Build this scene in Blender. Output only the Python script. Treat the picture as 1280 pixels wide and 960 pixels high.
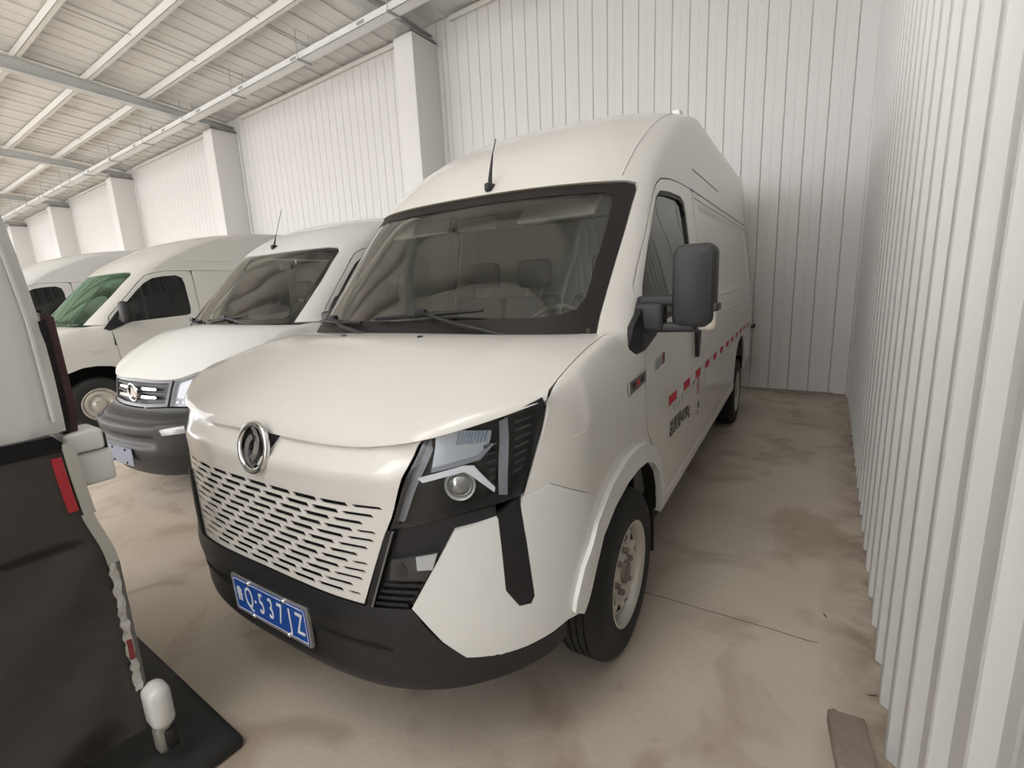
import bpy, bmesh, math, random
import numpy as np
from mathutils import Vector, Matrix
from mathutils.geometry import delaunay_2d_cdt
from math import pi, sin, cos, radians

random.seed(7)
for o in list(bpy.data.objects):
    bpy.data.objects.remove(o)
SC = bpy.context.scene
COL = SC.collection

# ------------------------------------------------------------------ camera
cam_d = bpy.data.cameras.new('camera')
cam = bpy.data.objects.new('camera', cam_d)
COL.objects.link(cam)
cam_d.sensor_fit = 'HORIZONTAL'
cam_d.sensor_width = 36.0
cam_d.lens = 587.704 / 1280 * 36.0
cam_d.clip_start = 0.02
cam_d.clip_end = 300
_X = Vector((0.82971566, 0.55625898, -0.04634522))
_D = Vector((0.07059304, -0.18693224, -0.97983313))
_F = Vector((-0.55370439, 0.80971124, -0.19436862))
cam.matrix_world = Matrix(((_X[0], -_D[0], -_F[0], 0.0), (_X[1], -_D[1], -_F[1], 0.0),
                           (_X[2], -_D[2], -_F[2], 1.5834), (0, 0, 0, 1)))
SC.camera = cam

# ------------------------------------------------------------------ light and exposure
world = bpy.data.worlds.new('world')
SC.world = world
world.use_nodes = True
wbg = world.node_tree.nodes['Background']
wbg.inputs[0].default_value = (0.98, 0.98, 1.0, 1)
wbg.inputs[1].default_value = 4.0
SHEET_GLOW = 8.0
vs = SC.view_settings
vs.view_transform = 'Standard'
vs.look = 'None'
vs.gamma = 1.0
vs.use_curve_mapping = False
vs.exposure = -0.05

# ------------------------------------------------------------------ materials
MATS = {}
def mat(name, color=(.8, .8, .8), rough=.5, metal=0.0, coat=0.0, bump=0.0, bscale=60, var=0.0, vscale=3.0, emit=None, estr=0.0, spec=.5):
    if name in MATS:
        return MATS[name]
    m = bpy.data.materials.new(name)
    m.use_nodes = True
    nt = m.node_tree
    b = nt.nodes['Principled BSDF']
    b.inputs['Base Color'].default_value = (*color, 1)
    b.inputs['Roughness'].default_value = rough
    b.inputs['Metallic'].default_value = metal
    b.inputs['Coat Weight'].default_value = coat
    b.inputs['Coat Roughness'].default_value = .05
    b.inputs['Specular IOR Level'].default_value = spec
    if emit:
        b.inputs['Emission Color'].default_value = (*emit, 1)
        b.inputs['Emission Strength'].default_value = estr
    if var or bump:
        tc = nt.nodes.new('ShaderNodeTexCoord')
    if var:
        n = nt.nodes.new('ShaderNodeTexNoise')
        n.inputs['Scale'].default_value = vscale
        n.inputs['Detail'].default_value = 6
        nt.links.new(tc.outputs['Object'], n.inputs['Vector'])
        r = nt.nodes.new('ShaderNodeMapRange')
        r.inputs['To Min'].default_value = 1 - var
        r.inputs['To Max'].default_value = 1 + var
        nt.links.new(n.outputs['Fac'], r.inputs['Value'])
        mx = nt.nodes.new('ShaderNodeMix')
        mx.data_type = 'RGBA'
        mx.blend_type = 'MULTIPLY'
        mx.inputs['Factor'].default_value = 1
        mx.inputs['A'].default_value = (*color, 1)
        nt.links.new(r.outputs['Result'], mx.inputs['B'])
        nt.links.new(mx.outputs['Result'], b.inputs['Base Color'])
    if bump:
        n2 = nt.nodes.new('ShaderNodeTexNoise')
        n2.inputs['Scale'].default_value = bscale
        nt.links.new(tc.outputs['Object'], n2.inputs['Vector'])
        bp = nt.nodes.new('ShaderNodeBump')
        bp.inputs['Strength'].default_value = bump
        bp.inputs['Distance'].default_value = .01
        nt.links.new(n2.outputs['Fac'], bp.inputs['Height'])
        nt.links.new(bp.outputs['Normal'], b.inputs['Normal'])
    MATS[name] = m
    return m

def glass(name, tint=(.5, .53, .5), refl=1.0, ior=1.5):
    if name in MATS:
        return MATS[name]
    m = bpy.data.materials.new(name)
    m.use_nodes = True
    nt = m.node_tree
    nt.nodes.clear()
    out = nt.nodes.new('ShaderNodeOutputMaterial')
    tr = nt.nodes.new('ShaderNodeBsdfTransparent')
    tr.inputs[0].default_value = (*tint, 1)
    gl = nt.nodes.new('ShaderNodeBsdfGlossy')
    gl.inputs['Roughness'].default_value = .01
    gl.inputs[0].default_value = (*refl, 1) if isinstance(refl, tuple) else (refl, refl, refl, 1)
    fr = nt.nodes.new('ShaderNodeFresnel')
    geo = nt.nodes.new('ShaderNodeNewGeometry')
    mr_ = nt.nodes.new('ShaderNodeMapRange')      # same reflectance from either side of the pane
    mr_.inputs['To Min'].default_value = ior
    mr_.inputs['To Max'].default_value = 1 / ior
    nt.links.new(geo.outputs['Backfacing'], mr_.inputs['Value'])
    nt.links.new(mr_.outputs['Result'], fr.inputs[0])
    mx = nt.nodes.new('ShaderNodeMixShader')
    nt.links.new(fr.outputs[0], mx.inputs[0])
    nt.links.new(tr.outputs[0], mx.inputs[1])
    nt.links.new(gl.outputs[0], mx.inputs[2])
    nt.links.new(mx.outputs[0], out.inputs[0])
    MATS[name] = m
    return m

PAINT = mat('white_paint', (.78, .755, .715), .30, coat=.6)
PAINT2 = mat('white_paint_cool', (.68, .685, .67), .32, coat=.6)
PAINT3 = mat('silver_white_paint', (.64, .63, .59), .3, coat=.6)
PAINTC = mat('white_bumper_paint', (.80, .80, .775), .35, coat=.4)
BLACK = mat('black_plastic', (.012, .012, .014), .45, bump=.15, bscale=400)
BLACKG = mat('gloss_black', (.006, .006, .007), .25, spec=.3)
GREYP = mat('dark_grey_plastic', (.028, .028, .03), .5, bump=.15, bscale=300)
RUBBER = mat('tyre_rubber', (.018, .018, .018), .75, bump=.2, bscale=120)
DARK = mat('underbody_dark', (.01, .01, .01), .9)
CHROME = mat('chrome', (.78, .78, .78), .12, metal=1)
STEEL = mat('wheel_steel', (.62, .60, .56), .4, metal=.6, var=.12, vscale=12)
BOLT = mat('bolt_steel', (.25, .23, .2), .5, metal=.8)
SILVER = mat('plate_silver', (.62, .62, .6), .35, metal=.7)
BLUE = mat('plate_blue', (.010, .075, .36), .4)
WHITE = mat('lettering_white', (.8, .82, .85), .5)
RED = mat('reflective_red', (.62, .015, .035), .45)
LWHITE = mat('reflective_white', (.74, .71, .67), .4)
LENSR = mat('lamp_red', (.22, .008, .02), .15, coat=.5)
LENSD = mat('lamp_dark_red', (.045, .005, .010), .15, coat=.5)
DRL = mat('lamp_light_guide', (.26, .27, .30), .3, coat=.3)
CLEARL = mat('lamp_clear_reflector', (.72, .77, .84), .18, metal=.75)
INTER = mat('cabin_trim', (.16, .155, .145), .7)
SEATM = mat('seat_cloth', (.13, .128, .12), .85, bump=.2, bscale=200)
BEIGE = mat('cabin_headlining', (.72, .70, .66), .9)
GLASS = glass('windshield_glass', (.80, .81, .78), 1.0, 1.58)
GLASSD = glass('door_glass_tinted', (.30, .32, .31))
GLASSDD = glass('door_glass_dark', (.10, .11, .12))
GLASSG = glass('windshield_glass_green', (.42, .66, .54), (.72, .95, .82), 2.3)
CLEAR2 = mat('lamp_dull_reflector', (.42, .42, .42), .4, metal=.5)
LENS = glass('lamp_lens', (.96, .97, .98), 1.0, 1.35)
INK = mat('decal_ink', (.035, .035, .03), .6)

# ------------------------------------------------------------------ object helpers
def tag(o, label=None, cat=None, group=None, kind=None):
    if label: o['label'] = label
    if cat: o['category'] = cat
    if group: o['group'] = group
    if kind: o['kind'] = kind
    return o

def empty(name, loc=(0, 0, 0), rz=0.0, parent=None):
    o = bpy.data.objects.new(name, None)
    COL.objects.link(o)
    o.location = loc
    o.rotation_euler = (0, 0, rz)
    o.empty_display_size = .2
    if parent: o.parent = parent
    return o

def link(name, me, m, parent=None):
    if m is not None and not me.materials:
        me.materials.append(m)
    o = bpy.data.objects.new(name, me)
    COL.objects.link(o)
    if parent: o.parent = parent
    return o

def pydata(name, vs_, fs, m, parent=None, smooth=False):
    me = bpy.data.meshes.new(name)
    me.from_pydata([tuple(v) for v in vs_], [], fs)
    if smooth:
        me.polygons.foreach_set('use_smooth', [True] * len(me.polygons))
    me.update()
    return link(name, me, m, parent)

class MB:
    """collects boxes, tubes and lathes into one mesh"""
    def __init__(s): s.v = []; s.f = []; s.sm = []
    def add(s, v, f, smooth=False):
        n = len(s.v)
        s.v += [tuple(p) for p in v]
        s.f += [tuple(i + n for i in q) for q in f]
        s.sm += [smooth] * len(f)
        return s
    def box(s, x0, x1, y0, y1, z0, z1, bev=0.0):
        bm = bmesh.new()
        bmesh.ops.create_cube(bm, size=1)
        for v in bm.verts:
            v.co = Vector(((x0 + x1) / 2 + v.co.x * (x1 - x0), (y0 + y1) / 2 + v.co.y * (y1 - y0), (z0 + z1) / 2 + v.co.z * (z1 - z0)))
        if bev:
            bmesh.ops.bevel(bm, geom=list(bm.edges), offset=bev, segments=3, profile=.5, affect='EDGES')
        bm.verts.index_update()
        s.add([v.co[:] for v in bm.verts], [[v.index for v in f.verts] for f in bm.faces], bool(bev))
        bm.free()
        return s
    def xform(s, M):
        s.v = [tuple(M @ Vector(p)) for p in s.v]
        return s
    def tube(s, pts, r, n=8, cap=True):
        pts = [Vector(p) for p in pts]
        rr = r if isinstance(r, (list, tuple)) else [r] * len(pts)
        vs_, fs = [], []
        up = None
        for i, p in enumerate(pts):
            d = (pts[min(i + 1, len(pts) - 1)] - pts[max(i - 1, 0)]).normalized()
            if up is None:
                up = Vector((0, 0, 1)) if abs(d.z) < .9 else Vector((1, 0, 0))
            a = d.cross(up).normalized()
            b = a.cross(d).normalized()
            up = b
            for k in range(n):
                t = 2 * pi * k / n
                vs_.append(p + (a * cos(t) + b * sin(t)) * rr[i])
        for i in range(len(pts) - 1):
            for k in range(n):
                fs.append((i * n + k, i * n + (k + 1) % n, (i + 1) * n + (k + 1) % n, (i + 1) * n + k))
        if cap:
            fs.append(tuple(range(n))[::-1]); fs.append(tuple((len(pts) - 1) * n + k for k in range(n)))
        return s.add(vs_, fs, True)
    def lathe(s, prof, n=48, axis='x'):
        """prof: (offset along the axis, radius)"""
        vs_, fs = [], []
        for a, r in prof:
            for k in range(n):
                t = 2 * pi * k / n
                c, q = r * cos(t), r * sin(t)
                vs_.append((a, c, q) if axis == 'x' else ((c, a, q) if axis == 'y' else (c, q, a)))
        for i in range(len(prof) - 1):
            for k in range(n):
                fs.append((i * n + k, i * n + (k + 1) % n, (i + 1) * n + (k + 1) % n, (i + 1) * n + k))
        return s.add(vs_, fs, True)
    def build(s, name, m, parent=None):
        me = bpy.data.meshes.new(name)
        me.from_pydata(s.v, [], s.f)
        me.polygons.foreach_set('use_smooth', s.sm)
        bm = bmesh.new(); bm.from_mesh(me)
        bmesh.ops.recalc_face_normals(bm, faces=bm.faces)
        for e in bm.edges:
            if len(e.link_faces) == 2 and e.calc_face_angle(0) > .7: e.smooth = False
        bm.to_mesh(me); bm.free()
        return link(name, me, m, parent)

def text_mesh(name, txt, size, m, parent, M, extrude=.001, align='CENTER', sx=1.0, shear=0):
    cu = bpy.data.curves.new(name, 'FONT')
    cu.body = txt
    cu.size = size
    cu.align_x = align
    cu.align_y = 'CENTER'
    cu.extrude = extrude
    cu.shear = shear
    o = bpy.data.objects.new(name, cu)
    COL.objects.link(o)
    dg = bpy.context.evaluated_depsgraph_get()
    me = bpy.data.meshes.new_from_object(o.evaluated_get(dg))
    bpy.data.objects.remove(o); bpy.data.curves.remove(cu)
    me.transform(Matrix.Diagonal((sx, 1, 1, 1)))
    me.transform(M)
    me.materials.clear()
    return link(name, me, m, parent)

def inside_poly(p, poly):
    x, y = p
    c = False
    j = len(poly) - 1
    for i in range(len(poly)):
        xi, yi = poly[i]; xj, yj = poly[j]
        if (yi > y) != (yj > y) and x < (xj - xi) * (y - yi) / (yj - yi) + xi: c = not c
        j = i
    return c

def resample(poly, su, sv):
    out = []
    for i, a in enumerate(poly):
        b = poly[(i + 1) % len(poly)]
        n = max(1, math.ceil(max(abs(b[0] - a[0]) / su, abs(b[1] - a[1]) / sv)))
        for k in range(n):
            t = k / n
            out.append((a[0] + (b[0] - a[0]) * t, a[1] + (b[1] - a[1]) * t))
    return out

def patch_geo(outline, fn, su, sv, holes=(), th=.012, off=0.0):
    """a panel cut along an outline in the parameters of a surface: skin, back and edges"""
    ol = resample(outline, su, sv)
    if sum(a[0] * b[1] - b[0] * a[1] for a, b in zip(ol, ol[1:] + ol[:1])) < 0: ol = ol[::-1]
    hs = [list(h) for h in holes]
    pts = [Vector((p[0] / su, p[1] / sv)) for p in ol]
    faces = [list(range(len(ol)))]
    edges = []
    for h in hs:
        n = len(pts)
        if sum(a[0] * b[1] - b[0] * a[1] for a, b in zip(h, h[1:] + h[:1])) > 0: h = h[::-1]
        pts += [Vector((p[0] / su, p[1] / sv)) for p in h]
        faces.append(list(range(n, n + len(h))))
    bnd = np.array([(p[0], p[1]) for p in pts])
    u0, u1 = min(p[0] for p in ol), max(p[0] for p in ol)
    v0, v1 = min(p[1] for p in ol), max(p[1] for p in ol)
    for i in range(math.floor(u0 / su), math.ceil(u1 / su) + 1):
        for j in range(math.floor(v0 / sv), math.ceil(v1 / sv) + 1):
            if not (u0 < i * su < u1 and v0 < j * sv < v1): continue
            if not inside_poly((i * su, j * sv), ol): continue
            if any(inside_poly((i * su, j * sv), h) for h in hs): continue
            if np.min((bnd[:, 0] - i) ** 2 + (bnd[:, 1] - j) ** 2) < .16: continue
            pts.append(Vector((i, j)))
    vo, eo, fo, *_ = delaunay_2d_cdt(pts, edges, faces, 2 if hs else 1, 1e-6)
    fr, nr = [], []
    e = 1e-3
    for p in vo:
        u, v = p.x * su, p.y * sv
        P = Vector(fn(u, v))
        a = Vector(fn(u + e, v)) - Vector(fn(u - e, v))
        b = Vector(fn(u, v + e)) - Vector(fn(u, v - e))
        n = a.cross(b)
        n = n.normalized() if n.length > 1e-12 else Vector((0, 0, 1))
        fr.append(P + n * off); nr.append(n)
    tris = []
    for t in fo:
        t = list(t)
        if len(t) < 3: continue
        p, q, r = vo[t[0]], vo[t[1]], vo[t[2]]
        if (q - p).cross(r - p) < 0: t.reverse()
        for k in range(1, len(t) - 1): tris.append((t[0], t[k], t[k + 1]))
    V = list(fr); N = list(nr); Fc = list(tris)
    if th:
        n0 = len(V)
        V += [p - n * th for p, n in zip(fr, nr)]
        N += [-n for n in nr]
        Fc += [(a + n0, c + n0, b + n0) for a, b, c in tris]
        cnt = {}
        for t in tris:
            for a, b in ((t[0], t[1]), (t[1], t[2]), (t[2], t[0])):
                cnt[(a, b)] = 1
        for (a, b) in list(cnt):
            if (b, a) in cnt: continue
            k = len(V)
            d = (fr[b] - fr[a]).cross(nr[a])
            d = d.normalized() if d.length > 1e-12 else nr[a]
            V += [fr[a], fr[b], fr[b] - nr[b] * th, fr[a] - nr[a] * th]
            N += [d] * 4
            Fc.append((k + 1, k, k + 3, k + 2))
    return V, Fc, N

def geo_obj(name, geos, m, parent, mirror=False):
    V, Fc, N = [], [], []
    for v, f, n in geos:
        k = len(V)
        V += list(v); N += list(n); Fc += [tuple(i + k for i in q) for q in f]
    if mirror:
        V = [Vector((-p[0], p[1], p[2])) for p in V]
        N = [Vector((-p[0], p[1], p[2])) for p in N]
        Fc = [q[::-1] for q in Fc]
    me = bpy.data.meshes.new(name)
    me.from_pydata([tuple(p) for p in V], [], Fc)
    me.polygons.foreach_set('use_smooth', [True] * len(me.polygons))
    me.update()
    if len(me.vertices) == len(N):
        me.normals_split_custom_set_from_vertices([tuple(n) for n in N])
    return link(name, me, m, parent)

def patch(name, outline, fn, m, parent, su=.05, sv=.05, holes=(), th=.012, off=0.0, sides=(1,)):
    g = patch_geo(outline, fn, su, sv, holes, th, off)
    return [geo_obj(name, [g], m, parent, s < 0) for s in sides]

def ell(cx, cy, rx, ry, n=20, rot=0.0):
    c, s = cos(rot), sin(rot)
    return [(cx + rx * cos(t) * c - ry * sin(t) * s, cy + rx * cos(t) * s + ry * sin(t) * c) for t in [2 * pi * k / n for k in range(n)]]

def rrect(x0, x1, y0, y1, r, n=4):
    o = []
    for cx, cy, a in ((x1 - r, y1 - r, 0), (x0 + r, y1 - r, 90), (x0 + r, y0 + r, 180), (x1 - r, y0 + r, 270)):
        for k in range(n + 1):
            t = radians(a + 90 * k / n)
            o.append((cx + r * cos(t), cy + r * sin(t)))
    return o

def plane_xz(y, sgn=1):
    return lambda u, v: (u, y, v)

# ------------------------------------------------------------------ the shed
XR = 0.25          # inner face of the ribs of the right wall
YB = 7.65          # back wall
ZC = 7.0           # roof sheet
XL = -60.0
YF = -12.0         # open front of the shed

def concrete():
    m = bpy.data.materials.new('concrete_floor')
    m.use_nodes = True
    nt = m.node_tree
    b = nt.nodes['Principled BSDF']
    L = nt.links.new
    tc = nt.nodes.new('ShaderNodeTexCoord')
    def noise(scale, detail=6, dist=0.0, rough=.55):
        n = nt.nodes.new('ShaderNodeTexNoise')
        n.inputs['Scale'].default_value = scale
        n.inputs['Detail'].default_value = detail
        n.inputs['Distortion'].default_value = dist
        n.inputs['Roughness'].default_value = rough
        L(tc.outputs['Object'], n.inputs['Vector'])
        return n
    def ramp(src, stops):
        r = nt.nodes.new('ShaderNodeValToRGB')
        e = r.color_ramp.elements
        e[0].position, e[0].color = stops[0][0], (*stops[0][1], 1)
        e[1].position, e[1].color = stops[-1][0], (*stops[-1][1], 1)
        for p, c in stops[1:-1]:
            q = e.new(p); q.color = (*c, 1)
        L(src, r.inputs[0])
        return r
    def mul(a, bb, f=1.0):
        x = nt.nodes.new('ShaderNodeMix')
        x.data_type = 'RGBA'; x.blend_type = 'MULTIPLY'
        x.inputs['Factor'].default_value = f
        L(a, x.inputs['A']); L(bb, x.inputs['B'])
        return x.outputs['Result']
    big = ramp(noise(.7, 4, .3).outputs['Fac'], [(.30, (.49, .415, .335)), (.5, (.59, .51, .425)), (.70, (.66, .585, .495))])
    stain = ramp(noise(1.7, 3, .8).outputs['Fac'], [(.36, (.70, .65, .60)), (.48, (1, 1, 1)), (1, (1, 1, 1))])
    fine = ramp(noise(38, 8, 0, .7).outputs['Fac'], [(.3, (.93, .93, .93)), (.7, (1.04, 1.04, 1.04))])
    spot = ramp(noise(6, 3, .3).outputs['Fac'], [(.24, (.5, .46, .42)), (.31, (1, 1, 1)), (1, (1, 1, 1))])
    c = mul(big.outputs[0], stain.outputs[0], .8)
    c = mul(c, fine.outputs[0], .8)
    c = mul(c, spot.outputs[0], .5)
    # dirt swept up along the foot of the two walls
    sp = nt.nodes.new('ShaderNodeSeparateXYZ')
    L(tc.outputs['Object'], sp.inputs[0])
    def band(src, lo, hi):
        r = nt.nodes.new('ShaderNodeMapRange')
        r.inputs['From Min'].default_value = lo
        r.inputs['From Max'].default_value = hi
        L(src, r.inputs['Value'])
        return r.outputs['Result']
    mx_ = nt.nodes.new('ShaderNodeMath'); mx_.operation = 'MAXIMUM'
    L(band(sp.outputs['X'], .04, .33), mx_.inputs[0])
    L(band(sp.outputs['Y'], 7.0, 7.75), mx_.inputs[1])
    ml = nt.nodes.new('ShaderNodeMath'); ml.operation = 'MULTIPLY'
    L(mx_.outputs[0], ml.inputs[0])
    L(band(noise(5, 5, 1.0).outputs['Fac'], .30, .62), ml.inputs[1])
    dm = nt.nodes.new('ShaderNodeMix'); dm.data_type = 'RGBA'
    L(ml.outputs[0], dm.inputs['Factor'])
    L(c, dm.inputs['A'])
    dm.inputs['B'].default_value = (.21, .15, .105, 1)
    c = dm.outputs['Result']
    L(c, b.inputs['Base Color'])
    b.inputs['Roughness'].default_value = .62
    bp = nt.nodes.new('ShaderNodeBump')
    bp.inputs['Strength'].default_value = .12
    bp.inputs['Distance'].default_value = .01
    L(noise(60, 6).outputs['Fac'], bp.inputs['Height'])
    L(bp.outputs['Normal'], b.inputs['Normal'])
    return m
CONC = concrete()
SHEET = mat('white_wall_sheet', (.74, .73, .71), .45, var=.03, vscale=1.2)
SHEETB = mat('wall_joint_grey', (.42, .41, .39), .8)
RIBM = mat('white_rib_sheet', (.68, .68, .665), .42, var=.03, vscale=1.5)
BOXM = mat('white_column_sheet', (.76, .75, .73), .5)
ROOFM = mat('roof_sheet', (.74, .73, .70), .6)
PURL = mat('purlin_paint', (.74, .73, .69), .5)
BEAM = mat('beam_paint', (.60, .61, .59), .5)
TRAY = mat('cable_tray_paint', (.78, .78, .76), .4)
GALV = mat('galvanised_steel', (.42, .42, .41), .5, metal=.5)

fl = MB().box(XL, XR + .1, YF, YB + .1, -.2, 0).build('floor', CONC)
tag(fl, kind='structure')
# a crack that runs from under the van to the wall foot
cr = MB()
px, py = -1.25, 2.165
while px < .05:
    nx, ny = px + random.uniform(.03, .07), 2.165 + .05 * (px + 1.25) / 1.3 + random.uniform(-.004, .004)
    w = .0025
    cr.add([(px, py - w, .0006), (nx, ny - w, .0006), (nx, ny + w, .0006), (px, py + w, .0006)], [(0, 1, 2, 3)])
    px, py = nx, ny
cr.build('crack', mat('crack_dirt', (.10, .085, .07), .9), fl)

# back wall: standing panels with a dark joint between them
PW = .2455
wb = MB().box(XL, XR + .1, YB + .012, YB + .08, 0, 6.64).build('wall_back', SHEETB)
tag(wb, kind='structure')
def back_panel_mesh(w, h):
    a, d = .003, .012
    xs = [a, a + .006, w / 2 - .012, w / 2 - .006, w / 2 + .006, w / 2 + .012, w - a - .006, w - a]
    ys = [d, 0, 0, .0015, .0015, 0, 0, d]
    v, f = [], []
    for x, y in zip(xs, ys):
        v += [(x, y, .012), (x, y, h)]
    for i in range(len(xs) - 1):
        f.append((2 * i, 2 * i + 2, 2 * i + 3, 2 * i + 1))
    return v, f
v, f = back_panel_mesh(PW, 6.60)
pm = bpy.data.meshes.new('panel')
pm.from_pydata(v, [], f)
pm.materials.append(SHEET)
x = XR + .03
k = 0
rest = MB()
while x > XL:
    x -= PW
    if k < 130:
        o = bpy.data.objects.new('panel', pm); COL.objects.link(o); o.parent = wb
        o.location = (x, YB, 0)
    else:
        rest.add([(p[0] + x, p[1] + YB, p[2]) for p in v], f)
    k += 1
tag(rest.build('panel_run', SHEET, wb), kind='stuff')
# screw heads of the sheet
sc_ = MB()
for zz in (1.25, 2.55, 3.85, 5.1):
    for q in range(60):
        if (q * 7 + int(zz * 10)) % 3 == 0: continue
        sx = XR - .12 - q * PW + .05
        sc_.add([(sx + .006 * cos(t), YB - .0012, zz + .006 * sin(t)) for t in [pi / 3 * i for i in range(6)]], [tuple(range(6))])
tag(sc_.build('screw_heads', mat('screw_grey', (.35, .34, .32), .6), wb), kind='stuff')

# right wall: trapezoid ribs, one rib to a panel
RW = .245
wr = MB().box(XR + .045, XR + .11, YF, YB + .1, 0, 7.0).build('wall_right', SHEETB)
tag(wr, kind='structure')
def rib_mesh(h):
    prof = [(0, .030), (.058, .030), (.066, .027), (.074, .030), (.128, .030), (.152, .003), (.160, 0), (.198, 0), (.206, .003), (.2455, .030)]
    v, f = [], []
    for y, x in prof:
        v += [(x, y, 0), (x, y, h)]
    for i in range(len(prof) - 1):
        f.append((2 * i + 1, 2 * i + 3, 2 * i + 2, 2 * i))
    return v, f
v, f = rib_mesh(6.9)
rm = bpy.data.meshes.new('rib_panel')
rm.from_pydata(v, [], f)
rm.materials.append(RIBM)
y = YB - .20
rest = MB()
k = 0
while y > YF:
    y -= RW
    if y > .2:
        o = bpy.data.objects.new('panel', rm); COL.objects.link(o); o.parent = wr
        o.location = (XR, y, .004)
    else:
        rest.add([(p[0] + XR, p[1] + y, p[2]) for p in v], f)
tag(rest.build('panel_run', RIBM, wr), kind='stuff')
# corner flashing between the two walls
t1 = MB().box(XR - .02, XR + .05, YB - .21, YB - .0, 0.0, 6.8, .006).build('trim_1', RIBM); tag(t1, kind='structure')
t2 = MB().box(XR - .16, XR - .02, YB - .008, YB + .012, 0.0, 6.8).build('trim_2', SHEET); tag(t2, kind='structure')

# roof sheet: strips that run across the purlins, with raised seams; a low pitch with its ridge over the aisle
YG = -2.0
def rz(y): return 6.62 + .075 * (YB - max(y, YG)) - .075 * max(0, YG - y)
def pitch(mb):
    mb.v = [(p[0], p[1], p[2] + rz(p[1]) - ZC) for p in mb.v]
    return mb
cl = empty('ceiling', (0, 0, 0)); tag(cl, kind='structure')
ADDED_SKY = [(-1.10, -4.5, -.6, 1.5)] + [(.4 - .75 * (3 + 6 * i) - 1.125, -11.5, -4.5, 2.25) for i in range(10)]  # first sheet added to brighten the right wall and the floor beside it
RP = .75
def roof_strip(w, y0, y1):
    m_ = MB()
    for ya, yb in ((y0, min(y1, YG)), (max(y0, YG), y1)):
        if yb <= ya: continue
        m_.box(.004, w - .004, ya, yb, ZC, ZC + .03)
        m_.box(0, .045, ya, yb, ZC - .035, ZC)
        m_.box(.36, .39, ya, yb, ZC - .008, ZC)
    return pitch(m_)
n_sheet = {}
x = .4
while x > XL:
    x -= RP
    sky = [s for s in ADDED_SKY if s[0] - s[3] / 2 - .02 <= x + RP / 2 <= s[0] + s[3] / 2 + .02]
    spans = [(YF, sky[0][1]), (sky[0][2], YB + .1)] if sky else [(YF, YB + .1)]
    for sp in spans:
        if sp not in n_sheet:
            o = roof_strip(RP, *sp).build('panel', ROOFM, cl)
            n_sheet[sp] = o.data
        else:
            o = bpy.data.objects.new('panel', n_sheet[sp]); COL.objects.link(o); o.parent = cl
        o.location = (x, 0, 0)
# glowing daylight sheets added to the roof for light (over the aisle, unseen)
DAY = mat('daylight_sheet', (.8, .8, .8), .6, emit=(1.0, .985, .965), estr=SHEET_GLOW)
for i, (sx, y0, y1, sw_) in enumerate(ADDED_SKY):
    w_ = MB()
    for ya, yb in ((y0, min(y1, YG)), (max(y0, YG), y1)):
        if yb > ya: w_.box(sx - sw_ / 2, sx + sw_ / 2, ya, yb, ZC, ZC + .02)
    w_ = pitch(w_).build('window_%d' % (i + 1), DAY)
    tag(w_, kind='structure')

# purlins (along the wall) and roof beams (across)
for i, py_ in enumerate([6.78, 5.65, 4.53, 3.40, 2.28, 1.15, 0.03, -1.1, -2.2, -3.4, -4.5, -5.6, -6.7, -7.9, -9.0, -10.1, -11.2]):
    m_ = MB()
    zc = rz(py_) - .012
    m_.box(XL, XR, py_ - .035, py_ - .029, zc - .19, zc - .025)
    m_.box(XL, XR, py_ - .035, py_ + .05, zc - .19, zc - .184)
    m_.box(XL, XR, py_ - .035, py_ + .05, zc - .031, zc - .025)
    m_.build('purlin', PURL, cl)
PX = [-6.56 - 7.52 * i for i in range(7)]
for i, px_ in enumerate(PX):
    c = px_ - .235
    m_ = MB()
    for ya, yb in ((YF, YG), (YG, YB)):
        t_ = MB().box(c - .006, c + .006, ya, yb, 6.30, ZC - .205).box(c - .11, c + .11, ya, yb, ZC - .219, ZC - .205).box(c - .11, c + .11, ya, yb, 6.29, 6.304)
        t_.v = [(p[0], p[1], p[2] + (rz(p[1]) - ZC if p[2] > 6.5 else .04 * (YB - p[1]) * (p[1] > YG) + (.04 * (YB - YG) - .04 * (YG - p[1])) * (p[1] <= YG))) for p in t_.v]
        m_.add(t_.v, t_.f)
    b_ = m_.build('roof_beam', BEAM)
    tag(b_, 'grey painted steel roof beam above a white column', 'beam', 'roof beams over the columns')
    # column boxed in white sheet, with a flashing strip beside it
    r_ = empty('column', (c, 0, 0))
    tag(r_, 'white boxed column standing against the panelled back wall', 'column', 'columns along the back wall')
    MB().box(-.235, .235, 6.95, YB + .012, 0, 6.20, .006).build('casing', BOXM, r_)
    MB().box(.235, .33, YB - .035, YB + .012, 0, 6.16, .004).build('flashing', BOXM, r_)
    MB().box(-.15, .15, 6.98, YB, 6.20, 6.32).box(-.2, .2, 6.97, YB, 6.25, 6.262).build('bracket', GALV, r_)
# eave rails on top of the back wall, one to a bay
for i in range(6):
    xa = PX[i - 1] - .50 if i else XR - .02
    xb = PX[i] + .36 if True else 0
    if i == 0: xa = XR - .02
    m_ = MB().box(xb, xa, YB - .07, YB + .012, 6.50, 6.54).box(xb, xa, YB - .085, YB - .07, 6.48, 6.56)
    e_ = m_.build('trim_%d' % (i + 3), PURL); tag(e_, kind='structure')
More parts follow.
